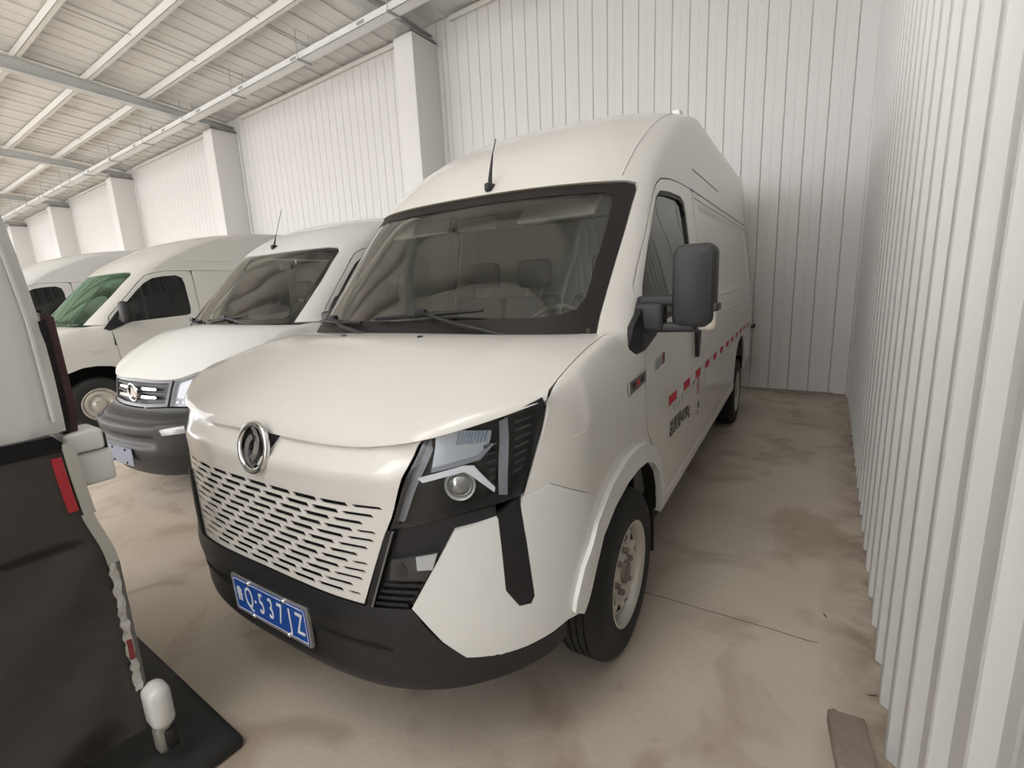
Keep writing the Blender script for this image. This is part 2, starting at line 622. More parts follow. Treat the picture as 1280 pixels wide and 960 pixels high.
# cable tray hung below the purlins
tr = empty('cable_tray', (-20, 6.30, 6.12))
tag(tr, 'long white cable tray hung along the wall below the purlins', 'cable tray')
MB().box(-35, 18, -.11, .11, 0, .008).box(-35, 18, -.11, -.104, 0, .11).box(-35, 18, .104, .11, 0, .11).box(-35, 18, -.118, .118, .10, .112).build('tray', TRAY, tr)
for i in range(18):
    hx = 16.2 - i * 2.506
    m_ = MB().box(hx - .02, hx + .02, -.15, .15, -.025, 0)
    for s in (-.14, .14): m_.tube([(hx, s, -.02), (hx, s, .50)], .006, 6)
    m_.build('hanger', GALV, tr)
for i in range(18):
    jx = 15 - i * 2.0
    MB().box(jx - .09, jx + .09, -.1185, -.1105, .03, .08).build('joint_plate', GALV, tr)
# tie rods between purlins
for bx in (-9.05, -11.55, -16.6, -19.1, -24.1):
    for (a, b) in ((6.75, 5.68), (5.62, 4.56), (4.50, 3.43)):
        if (bx < -15) and b < 4: continue
        t_ = MB().tube([(bx, a, rz(a) - .12), (bx, b, rz(b) - .12)], .008, 6).build('tie_rod', GALV, cl)

# loose brick and leaves at the foot of the right wall
br = MB().box(-.055, .055, -.115, .115, 0, .055, .006).build('paving_brick', mat('brick_grey', (.27, .225, .185), .85, bump=.5, bscale=40, var=.25, vscale=14))
br.location = (.158, 1.685, 0); br.rotation_euler = (0, 0, radians(8))
tag(br, 'grey-brown paving brick lying flat at the foot of the ribbed wall', 'brick')
LEAF = mat('dry_leaf', (.13, .085, .05), .8)
def leaf(x, y, s, r, lab):
    pts = [(0, -1), (.32, -.4), (.38, .1), (.2, .6), (0, 1), (-.2, .6), (-.38, .1), (-.32, -.4)]
    v = [(0, 0, .004)] + [(a * s * .5, b * s, .0015 + .003 * abs(b)) for a, b in pts]
    o = pydata('dry_leaf', v, [(0, i + 1, (i + 1) % 8 + 1) for i in range(8)], LEAF)
    o.location = (x, y, 0); o.rotation_euler = (0, 0, r)
    tag(o, lab, 'leaf')
leaf(.075, 2.43, .022, .4, 'small dry brown leaf lying on bare concrete above the floor crack')
leaf(.125, 1.845, .03, 1.0, 'dark dry leaf beside the paving brick')
leaf(.23, 2.00, .022, 2.0, 'dry leaf against the foot of the ribbed wall')

# ------------------------------------------------------------------ van body surfaces
class Tab:
    """monotone smooth table"""
    def __init__(s, pts):
        s.x = [p[0] for p in pts]; s.y = [p[1] for p in pts]
        n = len(pts)
        h = [s.x[i + 1] - s.x[i] for i in range(n - 1)]
        d = [(s.y[i + 1] - s.y[i]) / h[i] for i in range(n - 1)]
        m = [d[0]] + [0.0] * (n - 2) + [d[-1]]
        for i in range(1, n - 1):
            if d[i - 1] * d[i] > 0:
                w1, w2 = 2 * h[i] + h[i - 1], h[i] + 2 * h[i - 1]
                m[i] = (w1 + w2) / (w1 / d[i - 1] + w2 / d[i])
        s.m = m; s.h = h; s.i = 0
    def __call__(s, x):
        X = s.x
        if x <= X[0]: return s.y[0]
        if x >= X[-1]: return s.y[-1]
        i = s.i
        if not X[i] <= x < X[i + 1]:
            i = 0
            while x >= X[i + 1]: i += 1
            s.i = i
        t = (x - X[i]) / s.h[i]
        t2, t3 = t * t, t * t * t
        return (2 * t3 - 3 * t2 + 1) * s.y[i] + (t3 - 2 * t2 + t) * s.h[i] * s.m[i] + (3 * t2 - 2 * t3) * s.y[i + 1] + (t3 - t2) * s.h[i] * s.m[i + 1]

class Curve:
    def __init__(s, P, Q, D, n=160):
        s.P, s.Q, s.D = P, Q, D
        u = 1 - (1 - np.linspace(0, 1, n)) ** 3
        v = 1 - np.maximum(1 - u ** P, 0) ** (1 / Q)
        t = np.concatenate(([0], np.cumsum(np.hypot(np.diff(u), D * np.diff(v)))))
        s.u, s.v, s.t, s.T = u, v, t, t[-1]
    def uv(s, t): return float(np.interp(t, s.t, s.u)), float(np.interp(t, s.t, s.v))
    def t_u(s, u): return float(np.interp(u, s.u, s.t))
    def t_v(s, v): return float(np.interp(v, s.v, s.t))
    def u_v(s, v): return float(np.interp(v, s.v, s.u))

class VanSurf:
    def __init__(s, WT, FT, low, FU, up, rake, YR, FC=None):
        s.FC = Tab(FC) if FC else None
        s.W = Tab(WT); s.F = Tab(FT); s.FU = Tab(FU)
        s.cl = Curve(*low); s.cu = Curve(*up)
        s.rake, s.YR = rake, YR
        s.T0, s.D, s.DU = s.cl.T, low[2], up[2]
        s.ztop = WT[-1][0]
    def rk(s, x, y, z): return (x, y, z + s.rake * (y - 1))
    def low(s, t, z):
        a = abs(t); g = 1 if t >= 0 else -1
        w = s.W(z)
        if a < s.T0:
            u, v = s.cl.uv(a)
            f = s.F(z)
            if s.FC and a < .70:
                k = min(1, (.70 - a) / .16)
                f += s.FC(z) * k * k * (3 - 2 * k)
            return s.rk(g * w * u, f * (1 - (a / s.T0) ** 3) + s.D * v, z)
        return s.rk(g * w, s.D + a - s.T0, z)
    def tx(s, x, z): return (1 if x >= 0 else -1) * s.cl.t_u(min(abs(x) / s.W(z), 1))
    def ty(s, y): return s.T0 + y - s.D
    def up(s, q, z):
        a = abs(q); g = 1 if q >= 0 else -1
        w = s.W(z); f = s.FU(z)
        if a <= 1:
            u, v = s.cu.uv(a * s.cu.T)
            return s.rk(g * w * u, f + s.DU * v, z)
        y0 = f + s.DU
        return s.rk(g * w, y0 + (s.YR - y0) * (a - 1), z)
    def sx(s, x, z): return (1 if x >= 0 else -1) * s.cu.t_u(min(abs(x) / s.W(z), 1)) / s.cu.T
    def sy(s, y, z):
        y0 = s.FU(z) + s.DU
        if y < y0: return s.cu.t_v(max(0, (y - s.FU(z)) / s.DU)) / s.cu.T
        return 1 + (y - y0) / (s.YR - y0)
    def xs(s, y, z):
        w = s.W(z)
        if z > 1.37:
            v = (y - s.FU(z)) / s.DU
            if v < 1: return w * s.cu.u_v(max(v, .02))
        return w
    def side(s, y, z): return s.rk(s.xs(y, z), y, z)
    def frontU(s, x, z):
        u = min(abs(x) / s.W(z), 1)
        return s.FU(z) + s.DU * (1 - (1 - u ** s.cu.P) ** (1 / s.cu.Q))
    def roof(s, x, y):
        a, b = 2.0, s.ztop
        for _ in range(22):
            m = (a + b) / 2
            if abs(x) < s.W(m) and y > s.frontU(x, m): a = m
            else: b = m
        return s.rk(x, y, a)

def wheel(parent, x, y, r=.365, out=1, steer=0.0, rimr=.222, simple=False):
    """a wheel whose outer face lies at x, facing outwards"""
    w = empty('wheel', (x, y, r), 0, parent)
    w.rotation_euler = (0, 0, (0 if out > 0 else pi) + steer)
    wd = .20
    tp = [(-.004, rimr - .012), (.004, rimr), (.006, rimr + .02), (.010, r * .80), (.004, r * .90), (-.012, r * .965), (-.026, r * .988)]
    tread = [(-.030, r * .992)]
    for g in range(4):
        c = -.060 - g * .030
        tread += [(c + .004, r), (c + .003, r - .009), (c - .003, r - .009), (c - .004, r)]
    tp += tread + [(-wd + .026, r * .988), (-wd + .008, r * .95), (-wd - .004, r * .8), (-wd, rimr), (-wd + .01, rimr - .01)]
    MB().lathe(tp, 40 if simple else 72).build('tyre', RUBBER, w)
    # steel rim: barrel plus a pressed disc with vent holes
    def depth(rr):
        T = depth.t
        return T(rr)
    depth.t = Tab([(0, -.02), (.06, -.02), (.08, -.036), (.105, -.04), (.125, -.022), (.152, -.014), (.178, -.03), (.2, -.05)])
    def disc(a, b):
        rr = math.hypot(a, b)
        return (depth(rr), a, b)
    holes = [] if simple else [ell(.152 * cos(t), .152 * sin(t), .030, .018, 12, t + pi / 2) for t in [2 * pi * (k + .5) / 10 for k in range(10)]]
    patch('rim_disc', ell(0, 0, .198, .198, 48), disc, STEEL, w, .022, .022, holes, .004)
    MB().lathe([(.006, rimr + .004), (.008, rimr - .004), (.0, rimr - .012), (-.012, rimr - .02), (-.05, rimr - .026), (-wd, rimr - .03)], 56).build('rim_barrel', STEEL, w)
    MB().lathe([(-.13, .0), (-.13, .19)], 32).build('brake_drum', DARK, w)
    if not simple:
        MB().lathe([(-.024, .052), (-.006, .046), (-.002, .030), (-.004, 0.0)], 24).build('hub_cap', BOLT, w)
        for k in range(6):
            t = 2 * pi * k / 6 + .2
            MB().lathe([(-.045, .013), (-.015, .013), (-.011, .010), (-.011, 0)], 6).xform(Matrix.Translation((0, .088 * cos(t), .088 * sin(t)))).build('wheel_nut', BOLT, w)
    return w

def wiper(parent, pivot, elbow, mid, a, b, name='wiper'):
    w = empty(name, (0, 0, 0), 0, parent)
    MB().tube([pivot, elbow, mid], [.011, .009, .007], 8).build('wiper_arm', BLACK, w)
    MB().tube([a, [(p + q) / 2 for p, q in zip(a, b)], b], [.008, .012, .007], 8).build('wiper_blade', BLACK, w)
    m_ = Vector(mid)
    MB().box(m_.x - .03, m_.x + .03, m_.y - .014, m_.y + .012, m_.z - .012, m_.z + .014, .006).build('wiper_joint', BLACK, w)
    return w

def mirror_swap(pts): return [(-a, b) for a, b in pts]

# ------------------------------------------------------------------ the main van
VX, VY, VYAW = -1.5881, .746, .045
van = empty('cargo_van', (VX, VY, 0), VYAW)
tag(van, 'high-roof white cargo van with slotted grille and blue front plate beside the ribbed wall', 'van')
S = VanSurf(
    [(.25, .93), (.33, .96), (.42, .99), (.6, 1.0), (1.15, 1.0), (1.35, .994), (1.5, .968), (1.8, .925), (2.1, .88), (2.35, .862), (2.5, .85), (2.62, .838), (2.69, .822), (2.74, .785), (2.775, .70), (2.795, .54), (2.805, .3)],
    [(.2, .10), (.3, .05), (.45, .0), (.6, -.01), (.9, .0), (1.05, .010), (1.19, .042)],
    (3.2, 1.6, .52),
    [(1.3, .63), (1.42, .73), (1.74, .99), (2.06, 1.26), (2.2, 1.43), (2.3, 1.575), (2.4, 1.75), (2.5, 1.95), (2.58, 2.16), (2.64, 2.36), (2.7, 2.65), (2.74, 2.92), (2.77, 3.2), (2.79, 3.5), (2.805, 3.9)],
    (2.6, 1.8, .45), .016, 6.0, [(1.0, 0), (1.05, -.008), (1.092, -.016), (1.100, -.0155), (1.108, -.010), (1.155, .020), (1.165, .023), (1.19, .020)])
def L(pts): return [(S.tx(x, z), z) for x, z in pts]          # (x, z) on the nose
def Ls(pts): return [(S.ty(y), z) for y, z in pts]            # (y, z) on the flank
def U(pts): return [(S.sx(x, z), z) for x, z in pts]
def Us(pts): return [(S.sy(y, z), z) for y, z in pts]
BOTH = (1, -1)

# nose panel with its rows of slots
right = [(.668, 1.205), (.647, 1.179), (.616, 1.096), (.578, .973), (.560, .932), (.548, .905), (.466, .682)]
lip = [(.50, 1.172), (.3, 1.164), (.14, 1.162)]
low_e = [(.36, .686), (.2, .692), (0, .694)]
half = lip[::-1] + right[:1] + right[1:] + low_e
ol = L([(0, 1.162)] + half) + mirror_swap(L(half[:-1]))[::-1]
slots = []
NR = 12
for r in range(NR):
    z = .997 - r * .0258
    xe = .545 - r * .0085
    p = .125
    x = -xe - p - (r * .37 % 1) * p
    while x < xe:
        a, b = max(x, -xe), min(x + .098, xe)
        if b - a > .035:
            h = .0074 * (1 - .55 * abs((a + b) / 2 / xe) ** 4)
            slots.append(L([(a + .005, z - h), (b + .004, z - h), (b + .006, z - h * .4), (b - .002, z + h), (a - .004, z + h), (a - .006, z + h * .4)]))
        x += p
nose = patch('nose_panel', ol, S.low, PAINT, van, .03, .0129, slots, .005)[0]
patch('grille_backing', L([(-.56, 1.02), (.56, 1.02), (.47, .70), (-.47, .70)]), S.low, BLACK, van, .06, .06, th=.004, off=-.045)
# emblem: ring with two swallow-tail blades, on a dark recess under the hood lip
patch('emblem_recess', [(-.105, 1.188), (.105, 1.188), (.078, 1.125), (.03, 1.07), (-.03, 1.07), (-.078, 1.125)], lambda u, v: S.low(S.tx(u, v), v), BLACK, van, .02, .02, th=.006, off=.004)
emb = empty('emblem', (.014, .006, 1.110), 0, van)
emb.rotation_euler = (radians(-12), 0, 0)
ring = MB()
rv, rf = [], []
for i in range(56):
    t = 2 * pi * i / 56
    for j in range(10):
        a = 2 * pi * j / 10
        rr = .077 + .0105 * cos(a)
        rv.append((rr * cos(t), .010 * sin(a), rr * 1.03 * sin(t)))
for i in range(56):
    for j in range(10):
        rf.append((i * 10 + j, ((i + 1) % 56) * 10 + j, ((i + 1) % 56) * 10 + (j + 1) % 10, i * 10 + (j + 1) % 10))
ring.add(rv, rf, True).build('ring', CHROME, emb)
def blade(rot):
    # a crescent between two circles; its twin is turned by half a turn
    o, i_ = [], []
    for k in range(15):
        t = radians(82 - 150 * k / 14)
        o.append((-.014 + .056 * cos(t), .010 + .060 * sin(t)))
        t = radians(70 - 128 * k / 14)
        i_.append((-.036 + .052 * cos(t), .014 + .054 * sin(t)))
    pts = o + i_[::-1]
    if rot: pts = [(-a, -b) for a, b in pts]
    return pts
for q in (0, 1):
    patch('emblem_blade', blade(q), lambda u, v: (u, -.008 + 4 * (u * u + v * v) * .3, v), CHROME, emb, .012, .012, th=.012)
patch('emblem_plate', ell(0, 0, .07, .072, 28), lambda u, v: (u, .006, v), BLACKG, emb, .03, .03, th=.003)

# hood
XE = .938
def zlip(x):
    x = abs(x)
    return Z_LIP(x)
Z_LIP = Tab([(0, 1.188), (.3, 1.182), (.45, 1.184), (.56, 1.196), (.68, 1.220), (.83, 1.262), (.938, 1.298)])
TE = S.tx(XE, 1.25)
def hood(a, b):
    """a: -1..1 across, b: 0 lip .. 1 foot of the windscreen"""
    b_ = min(max(b, 0), 1)
    z0 = 1.2
    t = a * TE
    for _ in range(3):
        x, y, _z = S.low(t, min(z0, 1.3)); z0 = zlip(x)
    y -= .026 * (1 - abs(a) ** 4)
    xr = .902 * a
    zr = 1.402 + .020 * (1 - a * a)
    yr = min(S.frontU(xr, 1.405) + .0, 3) - .004
    if abs(a) > .9: yr += 0
    g = 1 - (1 - b_) ** 1.75
    h = b_
    z = z0 + (zr - z0) * g + .012 * sin(pi * min(b_, 1)) * (1 - a ** 4) + .004 * (1 - a * a)
    # edge rolled down at the lip
    e = max(0, 1 - b_ / .05)
    z -= .020 * e * e
    y = y + (yr - y) * h + .006 * e * e
    # two soft ridges towards the sides
    z += .010 * math.exp(-((abs(a) - .72) / .10) ** 2) * sin(pi * min(b_, 1))
    return S.rk(x + (xr - x) * h, y, z)
hp = patch('hood', [(-1, 0), (1, 0), (1, 1), (-1, 1)], hood, PAINT, van, .04, .04, th=.022)[0]
patch('hood_underside', [(-.96, .05), (.96, .05), (.96, .97), (-.96, .97)], hood, DARK, van, .1, .1, th=.01, off=-.04)
patch('washer_jet', ell(.25, .86, .012, .02, 8), hood, BLACK, van, .05, .05, th=.004, off=.004, sides=BOTH)

# headlights
HL = [(.677, 1.213), (.766, 1.238), (.863, 1.256), (.932, 1.288), (.938, 1.258), (.928, 1.193), (.911, 1.096), (.894, 1.019), (.885, 1.009), (.82, .993), (.738, .977), (.637, .948), (.571, .936), (.586, .973), (.627, 1.096), (.658, 1.179)]
cx, cz = sum(p[0] for p in HL) / len(HL), sum(p[1] for p in HL) / len(HL)
HLi = [(cx + (x - cx) * .945, cz + (z - cz) * .93) for x, z in HL]
for s in BOTH:
    hl = empty('headlight', (0, 0, 0), 0, van)
    def hp_(name, pts, m, off, th=.006, su=.03, holes=()):
        return patch(name, L(pts), S.low, m, hl, su, su, holes, th, off, (s,))[0]
    hp_('housing', HL, BLACKG, -.055)
    patch('bezel', L(HL), S.low, BLACKG, hl, .03, .03, [L(HLi)], .055, -.003, (s,))
    hp_('light_guide', [(.675, 1.204), (.634, 1.096), (.586, .951), (.606, .952), (.655, 1.079), (.685, 1.166)], DRL, -.022)
    hp_('light_guide', [(.848, 1.232), (.866, 1.240), (.868, 1.117), (.867, 1.014), (.849, 1.018), (.848, 1.121)], DRL, -.018)
    # upper reflector bowl with ribs
    hp_('reflector', [(.690, 1.203), (.738, 1.211), (.832, 1.204), (.826, 1.17), (.798, 1.132), (.682, 1.104)], CLEARL, -.036)
    for k in range(9):
        xa = .752 + k * .0085
        hp_('reflector_rib', [(xa, 1.204), (xa + .0035, 1.2045), (xa - .004, 1.176), (xa - .0075, 1.1755)], mat('rib_blue_grey', (.30, .42, .55), .2, metal=.5), -.028, .003)
    hp_('reflector_bar', [(.684, 1.112), (.80, 1.138), (.83, 1.172), (.836, 1.168), (.806, 1.128), (.684, 1.100)], DRL, -.024)
    hp_('brow', [(.651, 1.086), (.715, 1.103), (.765, 1.116), (.792, 1.113), (.841, 1.042), (.839, 1.028), (.787, 1.086), (.769, 1.099), (.716, 1.086), (.664, 1.072)], WHITE, -.018, .012)
    for k in range(5):
        z = 1.165 - k * .024
        hp_('louvre', [(.812 + k * .004, z), (.842, z + .006), (.843, z + .001), (.814 + k * .004, z - .007)], BLACK, -.024, .01)
    for k in range(7):
        z = 1.225 - k * .024
        hp_('side_texture', [(.882, z), (.918 - k * .003, z + .012), (.918 - k * .003, z + .006), (.882, z - .006)], GREYP, -.02, .006)
    # projector lens
    P = Vector(S.low(S.tx(.760, 1.055), 1.055))
    e_ = 1e-3
    nrm = (Vector(S.low(S.tx(.760, 1.055) + e_, 1.055)) - P).cross(Vector(S.low(S.tx(.760, 1.055), 1.055 + e_)) - P).normalized()
    P = P - nrm * .05
    if s < 0: P.x, nrm.x = -P.x, -nrm.x
    q = Vector((0, 0, 1)).rotation_difference(nrm).to_matrix().to_4x4()
    Mx = Matrix.Translation(P) @ q
    MB().lathe([(.0, .046), (.018, .046), (.024, .043), (.020, .039), (.0, .036)], 32, 'z').xform(Mx).build('projector_ring', mat('ring_silver', (.72, .72, .70), .25, metal=.4), hl)
    MB().lathe([(.002, .039), (.014, .036), (.024, .026), (.029, .012), (.030, .0001)], 32, 'z').xform(Mx).build('projector_lens', mat('projector_glass', (.42, .42, .40), .05, metal=.8), hl)
    hp_('lens', HL, LENS, .001, .003)

# black fascia under each headlight: fog lamp pocket, strip and blade; white corner panels
CP = [(.744, .933), (.842, .958)] + [(.847, .865), (.853, .724), (.880, .662), (.904, .659), (.911, .681), (.899, .859), (.889, .980), (.893, 1.005)]
CPs = [(.52, .934), (.575, .886), (.600, .835), (.52, .66), (.475, .58), (.455, .54)]
CPb = [(.968, .546), (.94, .530), (.89, .517), (.832, .512), (.754, .520), (.699, .580), (.621, .690)]
def flank(pts):
    # (y, z) on the flank, y below the corner too
    o = []
    for y, z in pts:
        if y < S.D: o.append((S.cl.t_v(max(0, (y - S.F(z) * .3) / S.D)), z))
        else: o.append((S.ty(y), z))
    return o
patch('bumper_corner', L(CP) + L([(.944, 1.0262)]) + flank(CPs) + L(CPb), S.low, PAINTC, van, .03, .03, th=.03, off=.003, sides=BOTH)
patch('bumper_blade', L([(.840, .966), (.884, 1.006), (.888, .980), (.898, .859), (.910, .681), (.903, .660), (.880, .664), (.854, .724), (.848, .865)]), S.low, BLACK, van, .02, .03, th=.02, off=.002, sides=BOTH)
FOG = [(.571, .843), (.702, .871), (.684, .82), (.662, .782), (.561, .775)]
patch('fog_pocket', L([(.566, .930), (.640, .943), (.74, .972), (.84, .990), (.842, .955), (.744, .936), (.621, .692), (.50, .684)]), S.low, BLACK, van, .03, .03, th=.012, off=-.012, sides=BOTH)
for s in BOTH:
    fo = empty('fog_lamp', (0, 0, 0), 0, van)
    patch('fog_housing', L(FOG), S.low, GREYP, fo, .03, .03, th=.02, off=.0, sides=(s,))
    patch('fog_reflector', L([(.642, .855), (.700, .867), (.684, .815), (.643, .812)]), S.low, CLEARL, fo, .03, .03, th=.004, off=.003, sides=(s,))
    patch('fog_bulb', ell(S.tx(.595, .81), .81, .02, .025, 14), S.low, BLACK, fo, .03, .03, th=.004, off=.003, sides=(s,))
    patch('fog_lens', L(FOG), S.low, LENS, fo, .03, .03, th=.002, off=.008, sides=(s,))
for k in range(4):
    z = .765 - k * .022
    patch('fascia_fin', L([(.545 - k * .012, z), (.655 - k * .014, z + .004), (.652 - k * .014, z - .006), (.542 - k * .012, z - .01)]), S.low, BLACK, van, .03, .03, th=.012, off=.002, sides=BOTH)
patch('fascia_strip', L([(.563, .932), (.584, .933), (.502, .686), (.478, .682)]), S.low, BLACK, van, .03, .03, th=.02, off=.010, sides=BOTH)
patch('fascia_strip_edge', L([(.581, .933), (.587, .933), (.505, .686), (.499, .686)]), S.low, mat('strip_grey', (.14, .14, .14), .3), van, .03, .03, th=.006, off=.0125, sides=BOTH)
# bumper
bt = [(0, .690), (.2, .688), (.36, .682), (.47, .678), (.50, .680), (.621, .688), (.699, .578), (.754, .518), (.89, .512), (.94, .526), (.965, .540)]
bb = [(.962, .485), (.93, .455), (.85, .43), (.7, .405), (.5, .385), (.25, .372), (0, .368)]
bh = L(bt) + L(bb)
def bump_s(t, z):
    p = S.low(t, z)
    k = max(0, 1 - (abs(t) / .9) ** 4)
    d = .012 * k * math.exp(-((z - .62) / .05) ** 2) + .010 * k * math.exp(-((z - .40) / .04) ** 2)
    return (p[0], p[1] - d, p[2])
patch('bumper', bh + mirror_swap(bh)[::-1], bump_s, BLACK, van, .035, .025, th=.03, off=.003)
patch('bumper_groove', L([(-.5, .548), (.5, .548), (.55, .535), (-.55, .535)]), bump_s, DARK, van, .05, .02, th=.004, off=.006)
# number plate
pl = empty('number_plate', (.006, -.024, .520), 0, van)
pl.rotation_euler = (radians(1.5), 0, 0)
def flat(y): return lambda u, v: (u, y, v)
patch('plate_frame', rrect(-.2275, .2275, -.0775, .0775, .012), flat(0), SILVER, pl, .08, .08, th=.010)
patch('plate_face', rrect(-.2165, .2165, -.0665, .0665, .008), flat(-.002), BLUE, pl, .08, .08, th=.003)
fx, fz = .213, .0635
patch('plate_border', rrect(-fx, fx, -fz, fz, .008), flat(-.0026), WHITE, pl, .08, .08, [rrect(-fx + .003, fx - .003, -fz + .003, fz - .003, .006)], .001)
PM = Matrix.Translation((0, -.003, 0)) @ Matrix.Rotation(radians(90), 4, 'X')
def plate_char(ch, x, sz, sx):
    text_mesh('plate_character', ch, sz, WHITE, pl, Matrix.Translation((x, 0, 0)) @ PM, .0008, sx=sx)
plate_char('鲁', -.180, .066, .60)
for ch, x in (('Q', -.120), ('5', -.042), ('3', .015), ('7', .071), ('J', .126), ('Z', .180)):
    plate_char(ch, x, .118, .56)
patch('plate_dot', ell(-.080, 0, .006, .006, 10), flat(-.0034), WHITE, pl, .05, .05, th=.001)
for x in (-.105, .105):
    for z in (-.066, .066):
        MB().lathe([(-.010, .0001), (-.009, .006), (-.004, .009), (0, .009)], 14, 'y').xform(Matrix.Translation((x, 0, z))).build('plate_bolt', CHROME, pl)

# fenders: lower skin on the flank, rounded shoulder up to the hood edge
ARCH = [(.452, .545), (.475, .58), (.52, .66), (.60, .748), (.72, .802), (.87, .833), (1.0, .838), (1.13, .822), (1.25, .775), (1.34, .70), (1.40, .58), (1.425, .46)]
fen = L([(.898, 1.008), (.914, 1.093), (.9235, 1.15)]) + Ls([(1.158, 1.15), (1.165, 1.05), (1.205, .93), (1.275, .845), (1.25, .775), (1.13, .822), (1.0, .838), (.87, .833), (.72, .802), (.60, .842)]) + flank([(.52, .936)]) + L([(.944, 1.028)])
g1 = patch_geo(fen, S.low, .03, .03)
_he = [hood(1, b) for b in np.linspace(0, 1, 11)]
TOPE = [(p[1], p[0] + .004, p[2] - S.rake * (p[1] - 1)) for p in _he] + [(1.07, .945, 1.406), (1.158, .980, 1.398)]
def fend_top(y, c):
    xt = float(np.interp(y, [p[0] for p in TOPE], [p[1] for p in TOPE]))
    zt = float(np.interp(y, [p[0] for p in TOPE], [p[2] for p in TOPE]))
    ph = min(max(c, -.05), 1.05) * pi / 2
    xs_ = S.low(S.ty(y) if y > S.D else S.cl.t_v(max(0, (y - .012) / S.D)), 1.15)[0]
    # slide the front end of the shoulder round the corner
    return S.rk(xt + (xs_ - xt) * cos(ph), y - .06 * (1 - c) * 0, 1.15 + (zt - 1.15) * sin(ph))
fe_ = []
for z, x in ((1.15, .9225), (1.193, .9295), (1.23, .9355), (1.258, .9395), (1.285, .934)):
    y = S.low(S.tx(x, z), z)[1] + .002
    zt = float(np.interp(y, [p[0] for p in TOPE], [p[2] for p in TOPE]))
    fe_.append((y, math.asin(min(1, (z - 1.15) / (zt - 1.15))) * 2 / pi))
g2 = patch_geo(fe_ + [(TOPE[0][0], 1), (1.158, 1), (1.158, 0)], fend_top, .04, .08)
for s in BOTH: geo_obj('fender', [g1, g2], PAINT, van, s < 0)
# wheel-arch flares
def arch_band(inner, w0, w1, cy):
    o = []
    n = len(inner)
    for i, (y, z) in enumerate(inner):
        a, b = inner[max(i - 1, 0)], inner[min(i + 1, n - 1)]
        dy, dz = b[0] - a[0], b[1] - a[1]
        l = math.hypot(dy, dz)
        nx, nz = -dz / l, dy / l
        w = w0 + (w1 - w0) * (i / (n - 1)) if not callable(w0) else w0(i / (n - 1))
        o.append((y + nx * w, z + nz * w))
    return o
fl_out = arch_band(ARCH, lambda t: .045 + .055 * sin(pi * min(1, t * 1.15)) ** 1 if t < .87 else .045, 0, .987)
fl_out = [(max(y, .40), max(z, .540)) for y, z in fl_out]
patch('arch_flare', flank(ARCH) + flank(fl_out)[::-1], S.low, PAINTC, van, .03, .03, th=.03, off=.020, sides=BOTH)
lin = MB()
lv, lf = [], []
for i, (y, z) in enumerate(ARCH):
    for xx in (.985, .60): lv.append((xx, y, z + .012))
for i in range(len(ARCH) - 1): lf.append((2 * i, 2 * i + 1, 2 * i + 3, 2 * i + 2))
for s in BOTH:
    MB().add([(s * a, b, c) for a, b, c in lv], lf, True).build('arch_liner', DARK, van)
    MB().box(s * .97 if s < 0 else .74, s * .74 if s < 0 else .97, 1.44, 1.455, .22, .66, .004).build('mud_flap', BLACK, van)
    MB().box(s * .60 if s < 0 else .5, s * .5 if s < 0 else .60, .40, 1.45, .3, .9).build('wheel_well_wall', DARK, van)

# cab and roof shell: screen pillars, band over the doors and the high roof
ZS = 2.165
Zb = 1.400
glass_edge = [(.868, Zb), (.862, 1.46), (.858, 1.6), (.856, 1.75), (.853, 1.9), (.848, 2.03), (.838, 2.058), (.80, 2.066)]
seam_f = [(1.166, 1.385), (1.180, 1.50), (1.205, 1.58), (1.293, 1.675), (1.41, 1.785), (1.56, 1.932), (1.66, 2.02), (1.74, 2.075), (1.85, 2.115), (2.05, 2.142), (2.3, ZS - .01), (2.68, ZS)]
hs = [(0, 2.055)] + [(S.sx(x, z), z) for x, z in [(.3, 2.057), (.6, 2.060)] + glass_edge[::-1]] + [(S.sx(.93, 1.392), 1.392)] + Us(seam_f) + [(1.6, ZS), (2, ZS)]
TOPZ = 2.70
half_up = hs + [(2, TOPZ), (1, TOPZ), (0, TOPZ)]
full = half_up[:-1] + [(-a, b) for a, b in half_up[1:-1]][::-1]
full = hs[1:] + [(2, TOPZ), (1, TOPZ), (-1, TOPZ), (-2, TOPZ)] + [(-a, b) for a, b in hs[1:]][::-1] + [hs[0]]
gA = patch_geo(full, S.up, .035, .03, th=.014)
w7 = S.W(TOPZ)
ring7 = [S.up(q, TOPZ)[:2] for q in np.linspace(-1, 1, 41)]
capo = [(-w7 + .001, S.YR)] + [(x * .999, y + .001) for x, y in ring7] + [(w7 - .001, S.YR)]
gB = patch_geo(capo, S.roof, .06, .10, th=.014)
geo_obj('roof_shell', [gA, gB], PAINT, van)
# bead along each side of the roof front and small marker lamp on its corner
for s in BOTH:
    MB().tube([(s * p[0], p[1], p[2]) for p in [S.up(S.sx(.775 - .02 * (z - 2.1), z), z) for z in np.linspace(2.09, 2.62, 12)]], .006, 6).build('roof_bead', PAINT, van)
    P = S.roof(.72, 2.9)
    MB().box(s * P[0] - .03, s * P[0] + .03, P[1] - .05, P[1] + .05, P[2] - .02, P[2] + .03, .01).build('roof_lug', PAINTC, van)

